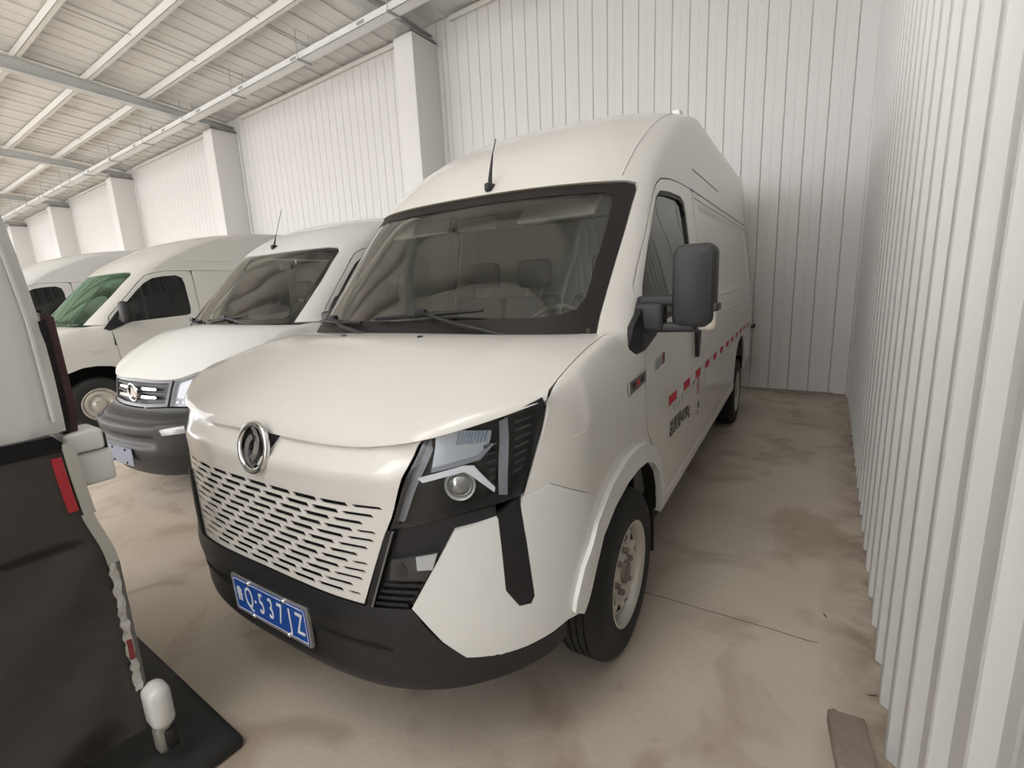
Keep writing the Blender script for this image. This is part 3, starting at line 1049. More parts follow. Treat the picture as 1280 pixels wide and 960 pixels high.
# windscreen: glass with a black printed border, rear view and wipers
gl = [(0, 1.398)] + [(x, 1.398) for x in (.2, .4, .6, .75)] + [(.80, 1.405), (.845, 1.44)] + [(.856, 1.50), (.856, 1.6), (.855, 1.75), (.851, 1.9), (.846, 2.02), (.837, 2.047), (.80, 2.058), (.6, 2.053), (.3, 2.050)]
glh = U(gl) + [(0, 2.048)]
wfull = glh[1:] + [(-a, b) for a, b in glh[1:-1]][::-1] + [glh[0]]
gi = [(0, 1.475), (.4, 1.475), (.7, 1.478), (.775, 1.50), (.795, 1.55), (.790, 1.75), (.785, 1.92), (.775, 1.985), (.745, 2.005), (.4, 2.005)]
gih = U(gi) + [(0, 2.003)]
wfi = gih[1:] + [(-a, b) for a, b in gih[1:-1]][::-1] + [gih[0]]
patch('windshield', wfull, S.up, GLASS, van, .025, .025, th=.004, off=-.006)
patch('windshield_border', wfull, S.up, mat('frit_black', (.022, .018, .018), .5, spec=.25), van, .025, .025, [resample(wfi, .02, .02)[::-1]], .001, -.003)
for s in BOTH:
    pass
MB().tube([S.up(S.sx(x, 2.052), 2.052) for x in np.linspace(-.74, .74, 25)], .005, 6).build('windshield_seal', mat('seal_olive', (.12, .11, .07), .6), van)
wp = lambda x, z, o=.036: tuple(Vector(S.up(S.sx(x, z), z)) - Vector((0, o, 0)))
wiper(van, wp(.56, 1.412, .02), wp(.30, 1.470, .05), wp(.115, 1.512, .04), wp(-.155, 1.487), wp(.425, 1.512))
wiper(van, wp(-.16, 1.412, .02), wp(-.38, 1.455, .05), wp(-.52, 1.490, .04), wp(-.68, 1.470), wp(-.25, 1.472))
patch('cowl', U([(-.86, 1.375), (.86, 1.375), (.86, 1.402), (-.86, 1.402)]), S.up, BLACK, van, .05, .02, th=.02, off=-.002)
patch('sticker', U([(-.775, 1.425), (-.755, 1.425), (-.755, 1.45), (-.775, 1.45)]), S.up, LWHITE, van, .05, .05, th=.0008, off=-.004)

# antenna on the roof front
Pa = Vector(S.up(S.sx(.17, 2.085), 2.085))
ant = empty('antenna', Pa, 0, van)
MB().box(-.018, .018, -.03, .04, -.014, .03, .012).build('antenna_base', BLACK, ant)
MB().tube([(0, 0, .01), (.004, .012, .09), (.008, .03, .17)], [.013, .008, .004], 8).tube([(.008, .03, .17), (.012, .06, .245)], .0028, 6).build('antenna_rod', BLACK, ant)

# doors
DW = [(1.20, 1.475), (1.275, 1.585), (1.43, 1.755), (1.60, 1.915), (1.70, 2.0), (1.80, 2.045), (2.0, 2.065), (2.30, 2.075), (2.39, 2.05), (2.42, 1.98), (2.40, 1.7), (2.36, 1.46), (2.30, 1.42), (1.5, 1.40), (1.24, 1.40), (1.20, 1.425)]
dfront = [(1.172, 1.37), (1.186, 1.50), (1.211, 1.578), (1.299, 1.669), (1.416, 1.779), (1.566, 1.926), (1.665, 2.013), (1.745, 2.068), (1.853, 2.108), (2.052, 2.135), (2.3, 2.150), (2.60, 2.158), (2.655, 2.14), (2.672, 2.08)]
DO = dfront + [(2.672, .50), (1.475, .50), (1.46, .60), (1.40, .72), (1.30, .838), (1.215, .93), (1.172, 1.05)]
for s in BOTH:
    d = patch('front_door', DO, S.side, PAINT, van, .04, .04, [DW], .03, sides=(s,))[0]
    inner = [(y + (1.8 - y) * .012, z + (1.75 - z) * .012) for y, z in DW]
    patch('door_glass', inner, S.side, GLASSD, d, .08, .06, th=.004, off=-.018, sides=(s,))
    shr = [(y + (1.82 - y) * .05, z + (1.74 - z) * .065) for y, z in DW]
    patch('window_seal', DW, S.side, BLACK, d, .06, .05, [shr], .012, -.006, (s,))
    patch('door_inner', [(1.25, .55), (2.6, .55), (2.6, 1.36), (1.25, 1.36)], S.side, INTER, d, .1, .1, th=.01, off=-.07, sides=(s,))
    # handle: a dark upright grip
    hd = [(2.262, 1.105), (2.285, 1.10), (2.305, 1.14), (2.345, 1.265), (2.335, 1.30), (2.255, 1.30), (2.235, 1.26)]
    patch('door_handle', hd, S.side, BLACK, d, .05, .05, th=.03, off=.022, sides=(s,))
# mirror sail and the big two-arm mirrors
for s in BOTH:
    mr = empty('side_mirror', (0, 0, 0), 0, van)
    def sail(y, z):
        # foot of the mirror, on the corner between fender, pillar and door
        x = .990 - .11 * max(0, z - 1.36) - .26 * max(0, 1.12 - y)
        return S.rk(x, y, z)
    patch('mirror_foot', [(1.012, 1.345), (1.022, 1.318), (1.07, 1.305), (1.16, 1.315), (1.30, 1.35), (1.41, 1.385), (1.43, 1.42), (1.37, 1.49), (1.25, 1.535), (1.19, 1.53), (1.06, 1.42)], sail, BLACK, mr, .03, .03, th=.03, off=.014, sides=(s,))
    b = MB().box(-.055, .055, -.05, .05, -.05, .06, .02)
    def place(mb, x, y, z, rz=0.0, rx=0.0):
        if s < 0 and x > 1.05:      # the far mirror is folded back along its door
            return mb.xform(Matrix.Translation((-1.045, 1.36 + (x - 1.05), z)) @ Matrix.Rotation(radians(82), 4, 'Z'))
        M_ = Matrix.Translation((s * x, y, z)) @ Matrix.Rotation(s * rz, 4, 'Z') @ Matrix.Rotation(rx, 4, 'X')
        return mb.xform(M_)
    place(MB().box(-.06, .06, -.045, .045, -.065, .055, .02), 1.015, 1.18, 1.455).build('mirror_knuckle', GREYP, mr)
    # housing
    hv = MB()
    prof = []
    for i, (yy, sc) in enumerate([(-.075, .80), (-.062, .93), (-.03, .99), (.03, 1.0), (.05, .97)]):
        w_, h_ = .083 * sc, .168 * sc
        prof.append([(cx_, yy, cz_) for cx_, cz_ in rrect(-w_, w_, -h_, h_, .042 * sc, 5)])
    n = len(prof[0])
    vv = [p for r_ in prof for p in r_]
    ff = [(i * n + k, i * n + (k + 1) % n, (i + 1) * n + (k + 1) % n, (i + 1) * n + k) for i in range(len(prof) - 1) for k in range(n)]
    ff += [tuple(range(n))[::-1], tuple((len(prof) - 1) * n + k for k in range(n))]
    hv.add(vv, ff, True)
    place(hv, 1.18, 1.22, 1.565, .05).build('mirror_housing', GREYP, mr)
    place(MB().box(-.073, .073, .050, .056, -.15, .15), 1.18, 1.22, 1.565, .05).build('mirror_glass', CHROME, mr)
    place(MB().box(-.10, .05, -.03, .03, -.022, .022, .012), 1.075, 1.185, 1.515, .0).build('mirror_arm', GREYP, mr)
    place(MB().box(-.10, .09, -.045, .035, -.018, .02, .012), 1.10, 1.195, 1.405, .08).build('mirror_arm', GREYP, mr)
    # turn lamp under the outer corner
    place(MB().box(-.038, .034, -.05, .035, -.05, .045, .022), 1.235, 1.21, 1.442, .0).build('mirror_lamp', mat('lamp_cream', (.62, .58, .50), .3, coat=.3), mr)
    place(MB().box(-.012, .012, -.05, .05, -.016, .016, .006), 1.263, 1.21, 1.485).build('mirror_trim', GREYP, mr)

# cargo flank with the rear wheel arch, beads and rub rails
YRW = .987 + 3.877
RA = [(YRW - .47, .47), (YRW - .46, .58), (YRW - .39, .74), (YRW - .27, .85), (YRW - .12, .905), (YRW + .05, .92), (YRW + .22, .90), (YRW + .36, .83), (YRW + .45, .72), (YRW + .50, .56), (YRW + .51, .47)]
CO = [(2.684, .50), (2.684, 2.156), (S.YR, 2.156), (S.YR, .52), (YRW + .55, .47)] + RA[::-1][1:] + [(YRW - .47, .50)]
def flank_s(y, z):
    p = S.side(y, z)
    # pressed-in field between the two rails
    d = 0.0
    for za, zb in ((1.47, 2.09),):
        a = min(1, max(0, (z - za) / .02)) * min(1, max(0, (zb - z) / .02)) * min(1, max(0, (y - 2.86) / .02)) * min(1, max(0, (5.8 - y) / .02))
        d += .010 * a
    return (p[0] - d, p[1], p[2])
for s in BOTH:
    c_ = patch('cargo_side', CO, flank_s, PAINT, van, .05, .03, th=.02, sides=(s,))[0]
    for y0, y1, z, r in ((2.9, 5.9, 1.44, .009), (2.76, 5.95, 1.305, .007), (2.75, 5.95, 2.118, .006), (2.72, 3.85, 2.30, .004)):
        pts = [S.side(y, z) for y in np.linspace(y0, y1, 14)]
        MB().tube([(s * (p[0] + .000), p[1], p[2]) for p in pts], r, 6).build('side_bead', PAINT if r > .0045 else SHEETB, c_)
    patch('side_sill', [(1.475, .425), (YRW - .47, .425), (YRW - .47, .494), (1.475, .494)], S.side, PAINTC, van, .1, .035, th=.03, off=.006, sides=(s,))
    MB().box(min(s * .985, s * .62), max(s * .985, s * .62), YRW - .46, YRW + .5, .94, .95).build('arch_liner', DARK, van)
    MB().box(min(s * .60, s * .62), max(s * .60, s * .62), YRW - .5, YRW + .55, .3, .95).build('wheel_well_wall', DARK, van)
    MB().box(min(s * .74, s * .95), max(s * .74, s * .95), YRW + .49, YRW + .505, .24, .62, .004).build('mud_flap', BLACK, van)
# rear end
rear = [(-S.W(z), z) for z in np.linspace(.45, 2.78, 24)] + [(S.W(z), z) for z in np.linspace(2.78, .45, 24)]
patch('rear_doors', rear, lambda u, v: (-u * .995, S.YR, v + S.rake * (S.YR - 1)), PAINT, van, .2, .2, th=.02)
MB().box(-.95, .95, S.YR - .05, S.YR + .10, .44, .60, .03).build('rear_bumper', BLACK, van)
MB().tube([(.985, S.YR - .02, .98), (1.03, S.YR + .02, .98), (1.035, S.YR + .05, 1.0)], .02, 8).build('door_hinge', BLACK, van)
# underbody
MB().box(-.70, .70, .62, S.YR - .1, .29, .42).box(-.95, .95, 1.5, 4.35, .36, .47).box(-.9, .9, 5.4, 5.9, .36, .47).build('underbody', DARK, van)
MB().box(-.60, .60, .14, .5, .41, .62).build('radiator_box', DARK, van)

# reflective tape and lettering on the flank
for k in range(14):
    y0 = 1.59 + k * .348
    if y0 > 5.7: break
    if 2.62 < y0 + .17 < 2.70: pass
    patch('tape_red', [(y0, .957), (y0 + .172, .957), (y0 + .172, 1.006), (y0, 1.006)], S.side, RED, van, .2, .1, th=.0008, off=.0022)
    if k: patch('tape_white', [(y0 - .174, .957), (y0 - .002, .957), (y0 - .002, 1.006), (y0 - .174, 1.006)], S.side, LWHITE, van, .2, .1, th=.0008, off=.0022)
def side_text(txt, y, z, size, m, name='lettering', sx=1.0):
    P = S.side(y, z)
    Mx = Matrix.Translation((P[0] + .003, P[1], P[2])) @ Matrix(((0, 0, 1, 0), (1, 0, 0, 0), (0, 1, 0, 0), (0, 0, 0, 1)))
    return text_mesh(name, txt, size, m, van, Mx, .0006, sx=sx)
side_text('总质量433Kg', 1.865, .812, .098, INK, sx=.95)
BLUEI = mat('decal_blue_grey', (.22, .38, .48), .6)
for k, (y, h) in enumerate(((1.70, .03), (1.78, .022), (1.83, .022), (1.90, .05))):
    patch('blue_mark', [(y, .905), (y + .012, .905), (y + .012, .905 + h), (y, .905 + h)], S.side, BLUEI, van, .1, .1, th=.0006, off=.0022)
for k in range(3):
    zc = .945 - k * .042
    patch('red_ring_mark', ell(2.40, zc, .035, .019, 18), S.side, RED, van, .05, .05, [ell(2.40, zc, .024, .011, 18)], .0006, .0022)
patch('ink_mark', [(2.40, .735), (2.435, .735), (2.445, .775), (2.41, .785)], S.side, INK, van, .05, .05, th=.0006, off=.0022)
patch('ink_mark', [(2.385, .70), (2.415, .70), (2.415, .722), (2.385, .722)], S.side, INK, van, .05, .05, th=.0006, off=.0022)
patch('ink_mark', [(2.225, .94), (2.255, .94), (2.255, .965), (2.225, .965)], S.side, INK, van, .05, .05, th=.0006, off=.0022)
for s in BOTH:
    bd = empty('fender_badge', (0, 0, 0), 0, van)
    patch('badge_plate', [(.925, 1.163), (1.148, 1.180), (1.150, 1.222), (.920, 1.212)], S.low if False else S.side, mat('badge_steel', (.16, .155, .14), .3, metal=.7), bd, .1, .05, th=.004, off=.006, sides=(s,))
    patch('badge_edge', [(.915, 1.160), (.928, 1.160), (.928, 1.214), (.915, 1.214)], S.side, CHROME, bd, .1, .05, th=.006, off=.008, sides=(s,))
    for k in range(3):
        patch('badge_letter', [(.96 + k * .058, 1.186), (.995 + k * .058, 1.188), (.995 + k * .058, 1.208), (.96 + k * .058, 1.206)], S.side, INK if k != 1 else RED, bd, .1, .05, th=.002, off=.008, sides=(s,))
    cb = empty('door_badge', (0, 0, 0), 0, van)
    for k in range(4):
        y = 1.285 + k * .05
        patch('badge_letter', [(y, 1.190 + k * .004), (y + .036, 1.194 + k * .004), (y + .046, 1.245 + k * .003), (y + .010, 1.248 + k * .003)], S.side, CHROME if k < 3 else LENSR, cb, .1, .05, [[(y + .016, 1.208 + k * .004), (y + .026, 1.208 + k * .004), (y + .031, 1.232 + k * .003), (y + .021, 1.232 + k * .003)]], .004, .006, (s,))

# cabin
MB().box(-.80, .80, .86, 1.32, 1.10, 1.335, .05).box(-.82, .82, 1.0, 1.2, .6, 1.15).build('dashboard', INTER, van)
MB().box(.20, .72, 1.0, 1.25, 1.30, 1.395, .04).build('instrument_hood', INTER, van)
sw = MB()
v_, f_ = [], []
for i in range(40):
    t = 2 * pi * i / 40
    for j in range(8):
        a = 2 * pi * j / 8
        rr = .19 + .014 * cos(a)
        v_.append((rr * cos(t), rr * sin(t), .014 * sin(a)))
for i in range(40):
    for j in range(8):
        f_.append((i * 8 + j, ((i + 1) % 40) * 8 + j, ((i + 1) % 40) * 8 + (j + 1) % 8, i * 8 + (j + 1) % 8))
sw.add(v_, f_, True).box(-.17, .17, -.025, .025, -.02, .0, .008).box(-.07, .07, -.07, .07, -.03, .01, .01)
sw.xform(Matrix.Translation((.46, 1.38, 1.33)) @ Matrix.Rotation(radians(58), 4, 'X')).build('steering_wheel', INTER, van)
for x, w_ in ((.46, .25), (-.12, .22), (-.56, .22)):
    st = empty('seat', (x, 1.75, 0), 0, van)
    MB().box(-w_, w_, -.22, .28, .78, .95, .05).build('seat_cushion', SEATM, st)
    MB().box(-w_, w_, -.06, .06, 0, .66, .05).xform(Matrix.Translation((0, .32, .90)) @ Matrix.Rotation(radians(-14), 4, 'X')).build('seat_back', SEATM, st)
    MB().box(-.13, .13, -.05, .05, 0, .20, .04).xform(Matrix.Translation((0, .50, 1.60)) @ Matrix.Rotation(radians(-8), 4, 'X')).build('headrest', SEATM, st)
    for q in (-.06, .06):
        MB().tube([(q, .475, 1.52), (q, .50, 1.63)], .007, 6).build('headrest_post', CHROME, st)
MB().box(-.86, .86, 2.62, 2.66, .5, 2.08).build('bulkhead', BEIGE, van)
MB().box(-.70, .70, 1.66, 2.62, 2.09, 2.10).build('headlining', BEIGE, van)
MB().box(-.9, .9, 1.0, 2.66, .47, .55).build('cab_floor', INTER, van)
MB().box(-.13, .13, -.012, .012, -.035, .035, .012).xform(Matrix.Translation((0, 1.40, 1.95))).build('rear_view_mirror', INTER, van)
for x in (-.45, .45):
    MB().box(-.22, .22, -.012, .012, -.08, .08, .012).xform(Matrix.Translation((x, 1.50, 1.98)) @ Matrix.Rotation(radians(-50), 4, 'X')).build('sun_visor', BEIGE, van)
for s in BOTH:
    wheel(van, s * .985, .987, .365, s)
    wheel(van, s * .985, YRW, .365, s)

# ------------------------------------------------------------------ the other vans of the row
def panel_van(name, label, pos, yaw, paint, high=False, sz=1.03, front=True, wsglass=GLASS, doorglass=GLASSDD, length=5.4):
    root = empty(name, pos, yaw)
    root.scale = (1, 1, sz)
    tag(root, label, 'van', 'white vans parked in the row')
    if high:
        WT = [(.25, .92), (.4, .97), (.6, .99), (1.1, .99), (1.3, .98), (1.45, .95), (1.8, .905), (2.05, .87), (2.3, .835), (2.48, .80), (2.58, .73), (2.64, .6), (2.665, .4), (2.67, .25)]
        FU = [(1.28, .74), (1.37, .82), (1.7, 1.13), (2.02, 1.46), (2.15, 1.64), (2.3, 1.93), (2.44, 2.26), (2.55, 2.7), (2.62, 3.15), (2.66, 3.6), (2.67, 3.8)]
    else:
        WT = [(.25, .92), (.4, .97), (.6, .99), (1.1, .99), (1.3, .98), (1.45, .95), (1.8, .905), (2.05, .87), (2.2, .84), (2.33, .79), (2.42, .70), (2.465, .54), (2.48, .3)]
        FU = [(1.28, .74), (1.37, .82), (1.7, 1.13), (2.02, 1.46), (2.14, 1.65), (2.26, 1.92), (2.36, 2.3), (2.42, 2.7), (2.465, 3.15), (2.48, 3.5)]
    V = VanSurf(WT, [(.2, .10), (.35, .03), (.48, -.02), (.66, -.02), (.70, .03), (.80, .07), (.95, .10), (1.05, .13), (1.15, .2)], (2.5, 1.75, .60), FU, (2.6, 1.8, .45), .01, length)
    def Lx(pts): return [(V.tx(x, z), z) for x, z in pts]
    def Ux(pts): return [(V.sx(x, z), z) for x, z in pts]
    def fl_(pts):
        return [((V.cl.t_v(max(0, y / V.D)) if y < V.D else V.ty(y)), z) for y, z in pts]
    zl = Tab([(0, 1.005), (.3, 1.0), (.5, 1.005), (.65, 1.045), (.8, 1.095), (.93, 1.15)])
    te = V.tx(.93, 1.1)
    def hd(a, b):
        b_ = min(max(b, 0), 1)
        t = a * te
        z0 = 1.0
        for _ in range(3):
            x, y, _z = V.low(t, z0); z0 = zl(abs(x))
        xr = .885 * a
        zr = 1.335 + .03 * (1 - a * a)
        yr = V.frontU(xr, 1.345)
        g = 1 - (1 - b_) ** 1.6
        z = z0 + (zr - z0) * g + .02 * sin(pi * b_) * (1 - a ** 4)
        return V.rk(x + (xr - x) * b_, y + (yr - y) * b_ - .01 * (1 - b_), z)
    patch('hood', [(-1, 0), (1, 0), (1, 1), (-1, 1)], hd, paint, root, .06, .06, th=.02)
    yw = 1.02
    arch = [(yw - .52, .43), (yw - .47, .58), (yw - .40, .70), (yw - .28, .79), (yw - .12, .84), (yw + .03, .845), (yw + .18, .82), (yw + .31, .75), (yw + .40, .65), (yw + .45, .52), (yw + .46, .45)]
    yr_ = yw + 3.1
    rarch = [(y - yw + yr_, z) for y, z in arch]
    # fender with rounded shoulder
    fe = Lx([(.955, .80), (.948, .95), (.95, 1.08)]) + fl_([(1.30, 1.08), (1.31, .85), (1.36, .72)] + [p for p in arch[::-1] if p[1] > .70])
    g1 = patch_geo(fe, V.low, .05, .05)
    tops = [hd(1, b) for b in np.linspace(0, 1, 9)]
    ys = [p[1] for p in tops] + [1.28]; xs = [p[0] for p in tops] + [.96]; zs = [p[2] - V.rake * (p[1] - 1) for p in tops] + [1.365]
    def ft(y, c):
        ph = min(max(c, 0), 1) * pi / 2
        x0 = V.low(V.ty(y) if y > V.D else V.cl.t_v(max(0, (y - .03) / V.D)), 1.08)[0]
        xt, zt = float(np.interp(y, ys, xs)), float(np.interp(y, ys, zs))
        return V.rk(xt + (x0 - xt) * cos(ph), y, 1.08 + (zt - 1.08) * sin(ph))
    g2 = patch_geo([(ys[0] - .01, 0), (1.28, 0), (1.28, 1), (ys[0] - .01, 1)], ft, .06, .12)
    for s in BOTH: geo_obj('fender', [g1, g2], paint, root, s < 0)
    # roof shell with screen pillars
    ge = [(.845, 1.36), (.838, 1.5), (.83, 1.7), (.80, 1.97), (.77, 2.01), (.70, 2.02)]
    def seam(z, o=0.0): return V.FU(z) + V.DU - .06 + o
    zt = 2.03
    sm = [(1.27, 1.35)] + [(seam(z), z) for z in (1.45, 1.6, 1.75, 1.88, 1.96)] + [(seam(1.98) + .10, 2.005), (seam(2.0) + .25, zt), (2.40, zt)]
    hs_ = [(0, 2.005)] + Ux([(.3, 2.008), (.5, 2.012)] + ge[::-1]) + [(V.sx(.93, 1.355), 1.355)] + [(V.sy(y, z), z) for y, z in sm] + [(1.6, zt), (2, zt)]
    TZ = WT[-4][0] - .005
    fu_ = hs_[1:] + [(2, TZ), (1, TZ), (-1, TZ), (-2, TZ)] + [(-a, b) for a, b in hs_[1:]][::-1] + [hs_[0]]
    gA = patch_geo(fu_, V.up, .05, .035)
    rg = [V.up(q, TZ)[:2] for q in np.linspace(-1, 1, 31)]
    w7 = V.W(TZ)
    gB = patch_geo([(-w7 + .001, V.YR)] + [(x * .999, y + .001) for x, y in rg] + [(w7 - .001, V.YR)], V.roof, .08, .14)
    geo_obj('roof_shell', [gA, gB], paint, root)
    # windscreen
    gw = [(.3, 1.35), (.6, 1.352), (.78, 1.355), (.83, 1.40), (.832, 1.5), (.822, 1.7), (.792, 1.97), (.765, 2.0), (.69, 2.01), (.3, 2.002)]
    gh = [(0, 1.35)] + Ux(gw) + [(0, 2.0)]
    wf = gh[1:] + [(-a, b) for a, b in gh[1:-1]][::-1] + [gh[0]]
    wi = [(q * .955, 1.40 + (z - 1.35) * .89) for q, z in wf]
    patch('windshield', wf, V.up, wsglass, root, .07, .07, th=.004, off=-.006)
    patch('windshield_border', wf, V.up, BLACKG, root, .07, .07, [wi[::-1]], .003, -.012)
    w_ = lambda x, z, o=.022: tuple(Vector(V.up(V.sx(x, z), z)) - Vector((0, o, 0)))
    wiper(root, w_(.5, 1.36), w_(.28, 1.40, .04), w_(.12, 1.425, .04), w_(-.15, 1.40), w_(.40, 1.43))
    wiper(root, w_(-.2, 1.36), w_(-.40, 1.38, .04), w_(-.50, 1.41, .04), w_(-.68, 1.395), w_(-.28, 1.40))
    # doors
    dfr = [(y + .006, z - .005) for y, z in sm[:-1]] + [(2.36, zt - .008), (2.385, zt - .06)]
    do = dfr + [(2.385, .46), (1.49, .46), (1.47, .56), (1.41, .67), (1.365, .73), (1.316, .85), (1.306, 1.08)]
    dw = [(1.33, 1.40)] + [(seam(z, .07), z) for z in (1.5, 1.6, 1.75)] + [(seam(1.86, .08), 1.86), (seam(1.9, .16), 1.93), (seam(1.9, .3), 1.955), (2.18, 1.965), (2.25, 1.93), (2.27, 1.85), (2.28, 1.5), (2.26, 1.42), (2.2, 1.40), (1.45, 1.36)]
    for s in BOTH:
        d = patch('front_door', do, V.side, paint, root, .06, .06, [dw], .03, sides=(s,))[0]
        patch('door_glass', dw, V.side, doorglass, d, .1, .08, th=.004, off=-.012, sides=(s,))
        yb_ = 1.70
        patch('window_bar', [(yb_, 1.38), (yb_ + .025, 1.38), (yb_ + .025, 1.93), (yb_, 1.915)], V.side, GREYP, d, .1, .08, th=.006, off=-.008, sides=(s,))
        patch('door_handle', rrect(2.13, 2.27, 1.16, 1.20, .015), V.side, BLACK, d, .1, .1, th=.02, off=.016, sides=(s,))
        c_ = patch('cargo_side', [(2.395, .48), (2.395, zt - .006), (V.YR, zt - .006), (V.YR, .48), (yr_ + .46, .46)] + rarch[::-1] + [(yr_ - .52, .46)], V.side, paint, root, .08, .05, th=.02, sides=(s,))[0]
        for y0, y1, z in ((2.5, 5.2, 1.42), (2.5, 5.2, 1.25), (2.5, 5.2, 1.96), (2.3, 4.9, 2.17)):
            MB().tube([(s * p[0], p[1], p[2]) for p in [V.side(y, z) for y in np.linspace(y0, y1, 8)]], .005, 6).build('side_bead', paint, c_)
        for ar in (arch, rarch):
            patch('arch_flare', fl_(ar) + fl_([(y + (.04 if i > 5 else -.04) * abs(i - 5) / 5, z + .05 - .05 * (abs(i - 5) / 5) ** 2) for i, (y, z) in enumerate(ar)])[::-1], V.low, paint, root, .05, .05, th=.02, off=.012, sides=(s,))
            lv_ = [q for y, z in ar for q in ((s * .975, y, z + .01), (s * .58, y, z + .01))]
            MB().add(lv_, [(2 * i, 2 * i + 1, 2 * i + 3, 2 * i + 2) for i in range(len(ar) - 1)], True).build('arch_liner', DARK, root)
            yc = ar[5][0]
            MB().box(min(s * .58, s * .6), max(s * .58, s * .6), yc - .5, yc + .5, .3, .86).build('wheel_well_wall', DARK, root)
        patch('mirror_foot', [(1.20, 1.30), (1.26, 1.27), (1.42, 1.33), (1.52, 1.38), (1.50, 1.50), (1.43, 1.56), (1.33, 1.45)], lambda y, z: V.rk(.985 - .1 * max(0, z - 1.3), y, z), BLACK, root, .05, .05, th=.05, off=.01, sides=(s,))
        sm_ = empty('side_mirror', (0, 0, 0), 0, root)
        MB().box(-.04, .12 if s > 0 else .03, -.03, .03 if s > 0 else .16, -.03, .03, .012).xform(Matrix.Translation((s * 1.02, 1.40, 1.42)) @ Matrix.Scale(s, 4, (1, 0, 0))).build('mirror_arm', GREYP, sm_)
        (MB().box(-.075, .075, -.06, .05, -.14, .14, .045).xform(Matrix.Translation((1.13, 1.42, 1.50))) if s > 0 else MB().box(-.055, .05, -.075, .075, -.14, .14, .045).xform(Matrix.Translation((-1.03, 1.60, 1.50)))).build('mirror_housing', GREYP, sm_)
        patch('side_sill', [(1.49, .40), (yr_ - .52, .40), (yr_ - .52, .455), (1.49, .455)], V.side, BLACK, root, .2, .05, th=.03, off=.004, sides=(s,))
        patch('side_badge', [(1.02, 1.01), (1.15, 1.015), (1.15, 1.045), (1.02, 1.04)], V.side, CHROME, root, .1, .1, th=.003, off=.004, sides=(s,))
        wheel(root, s * .955, yw, .345, s, simple=True, rimr=.205)
        wheel(root, s * .955, yr_, .345, s, simple=True, rimr=.205)
    rear_ = [(-V.W(z), z) for z in np.linspace(.45, WT[-2][0], 16)] + [(V.W(z), z) for z in np.linspace(WT[-2][0], .45, 16)]
    patch('rear_doors', rear_, lambda u, v: (-u * .995, V.YR, v + V.rake * (V.YR - 1)), paint, root, .3, .3, th=.02)
    MB().box(-.7, .7, .35, V.YR - .1, .25, .42).box(-.92, .92, 1.55, 3.5, .34, .45).build('underbody', DARK, root)
    # nose: grille, lamps, black bumper
    gr = [(0, 1.0), (.3, .995), (.478, 1.0), (.455, .90), (.43, .80), (.2, .785), (0, .782)]
    grm = Lx(gr[1:-1])
    go_ = [(0, 1.0)] + grm + [(0, .782)] + mirror_swap(grm)[::-1]
    gri = empty('grille', (0, 0, 0), 0, root)
    patch('grille_backing', go_, V.low, BLACK, gri, .06, .04, th=.01, off=-.03)
    gri_in = [(a * .94, .892 + (b - .892) * .78) for a, b in go_]
    patch('grille_surround', go_, V.low, mat('grille_surround_grey', (.10, .10, .105), .3), gri, .05, .03, [gri_in], .03, .004)
    for z in (.955, .895, .84):
        patch('grille_bar', Lx([(-.44, z - .006), (.44, z - .006), (.44, z + .006), (-.44, z + .006)]), V.low, GREYP, gri, .06, .02, th=.02, off=-.004)
    for z in (.925, .862):
        for s in BOTH:
            patch('grille_chrome_bar', Lx([(.05, z - .012), (.30, z - .010), (.315, z), (.30, z + .010), (.05, z + .012)]), V.low, CHROME, gri, .04, .02, th=.02, off=.006, sides=(s,))
    P = Vector(V.low(0, .893))
    em = empty('emblem', P + Vector((0, -.02, 0)), 0, root)
    rv_, rf_ = [], []
    for i in range(32):
        t = 2 * pi * i / 32
        for j in range(8):
            a = 2 * pi * j / 8
            rr = .070 + .009 * cos(a)
            rv_.append((rr * cos(t), .010 * sin(a), rr * sin(t)))
    for i in range(32):
        for j in range(8):
            rf_.append((i * 8 + j, ((i + 1) % 32) * 8 + j, ((i + 1) % 32) * 8 + (j + 1) % 8, i * 8 + (j + 1) % 8))
    MB().add(rv_, rf_, True).build('ring', CHROME, em)
    patch('emblem_plate', ell(0, 0, .066, .066, 24), lambda u, v: (u, .006, v), GREYP, em, .03, .03, th=.003)
    for tri in ([(-.052, -.038), (-.006, -.038), (.012, .012), (-.008, .055), (-.022, .02)], [(.052, -.038), (.012, -.038), (-.004, .0), (.018, .05), (.03, .02)]):
        patch('emblem_blade', tri, lambda u, v: (u, -.002, v), CHROME, em, .03, .03, th=.006)
    HLp = [(.492, .995), (.60, 1.028), (.80, 1.09), (.93, 1.142), (.945, 1.08), (.95, .95), (.95, .84), (.90, .815), (.70, .80), (.45, .802), (.468, .90)]
    cx_, cz_ = .72, .95
    for s in BOTH:
        h = empty('headlight', (0, 0, 0), 0, root)
        patch('housing', Lx(HLp), V.low, mat('lamp_housing_grey', (.25, .25, .25), .3, metal=.4), h, .05, .05, th=.006, off=-.04, sides=(s,))
        patch('reflector', Lx([(.52, .97), (.62, 1.0), (.62, .86), (.49, .86)]), V.low, CLEAR2, h, .05, .05, th=.004, off=-.025, sides=(s,))
        patch('reflector', Lx([(.66, 1.01), (.84, 1.06), (.88, .86), (.66, .86)]), V.low, CLEAR2, h, .05, .05, th=.004, off=-.025, sides=(s,))
        for k in range(5):
            x0 = .50 + k * .05
            patch('lamp_diode', ell(V.tx(x0, .832), .832, .014, .012, 10), V.low, WHITE, h, .05, .05, th=.004, off=-.02, sides=(s,))
        patch('turn_lamp', Lx([(.70, 1.045), (.92, 1.115), (.925, 1.06), (.86, 1.04)]), V.low, mat('lamp_amber_pale', (.55, .42, .28), .3), h, .05, .05, th=.004, off=-.015, sides=(s,))
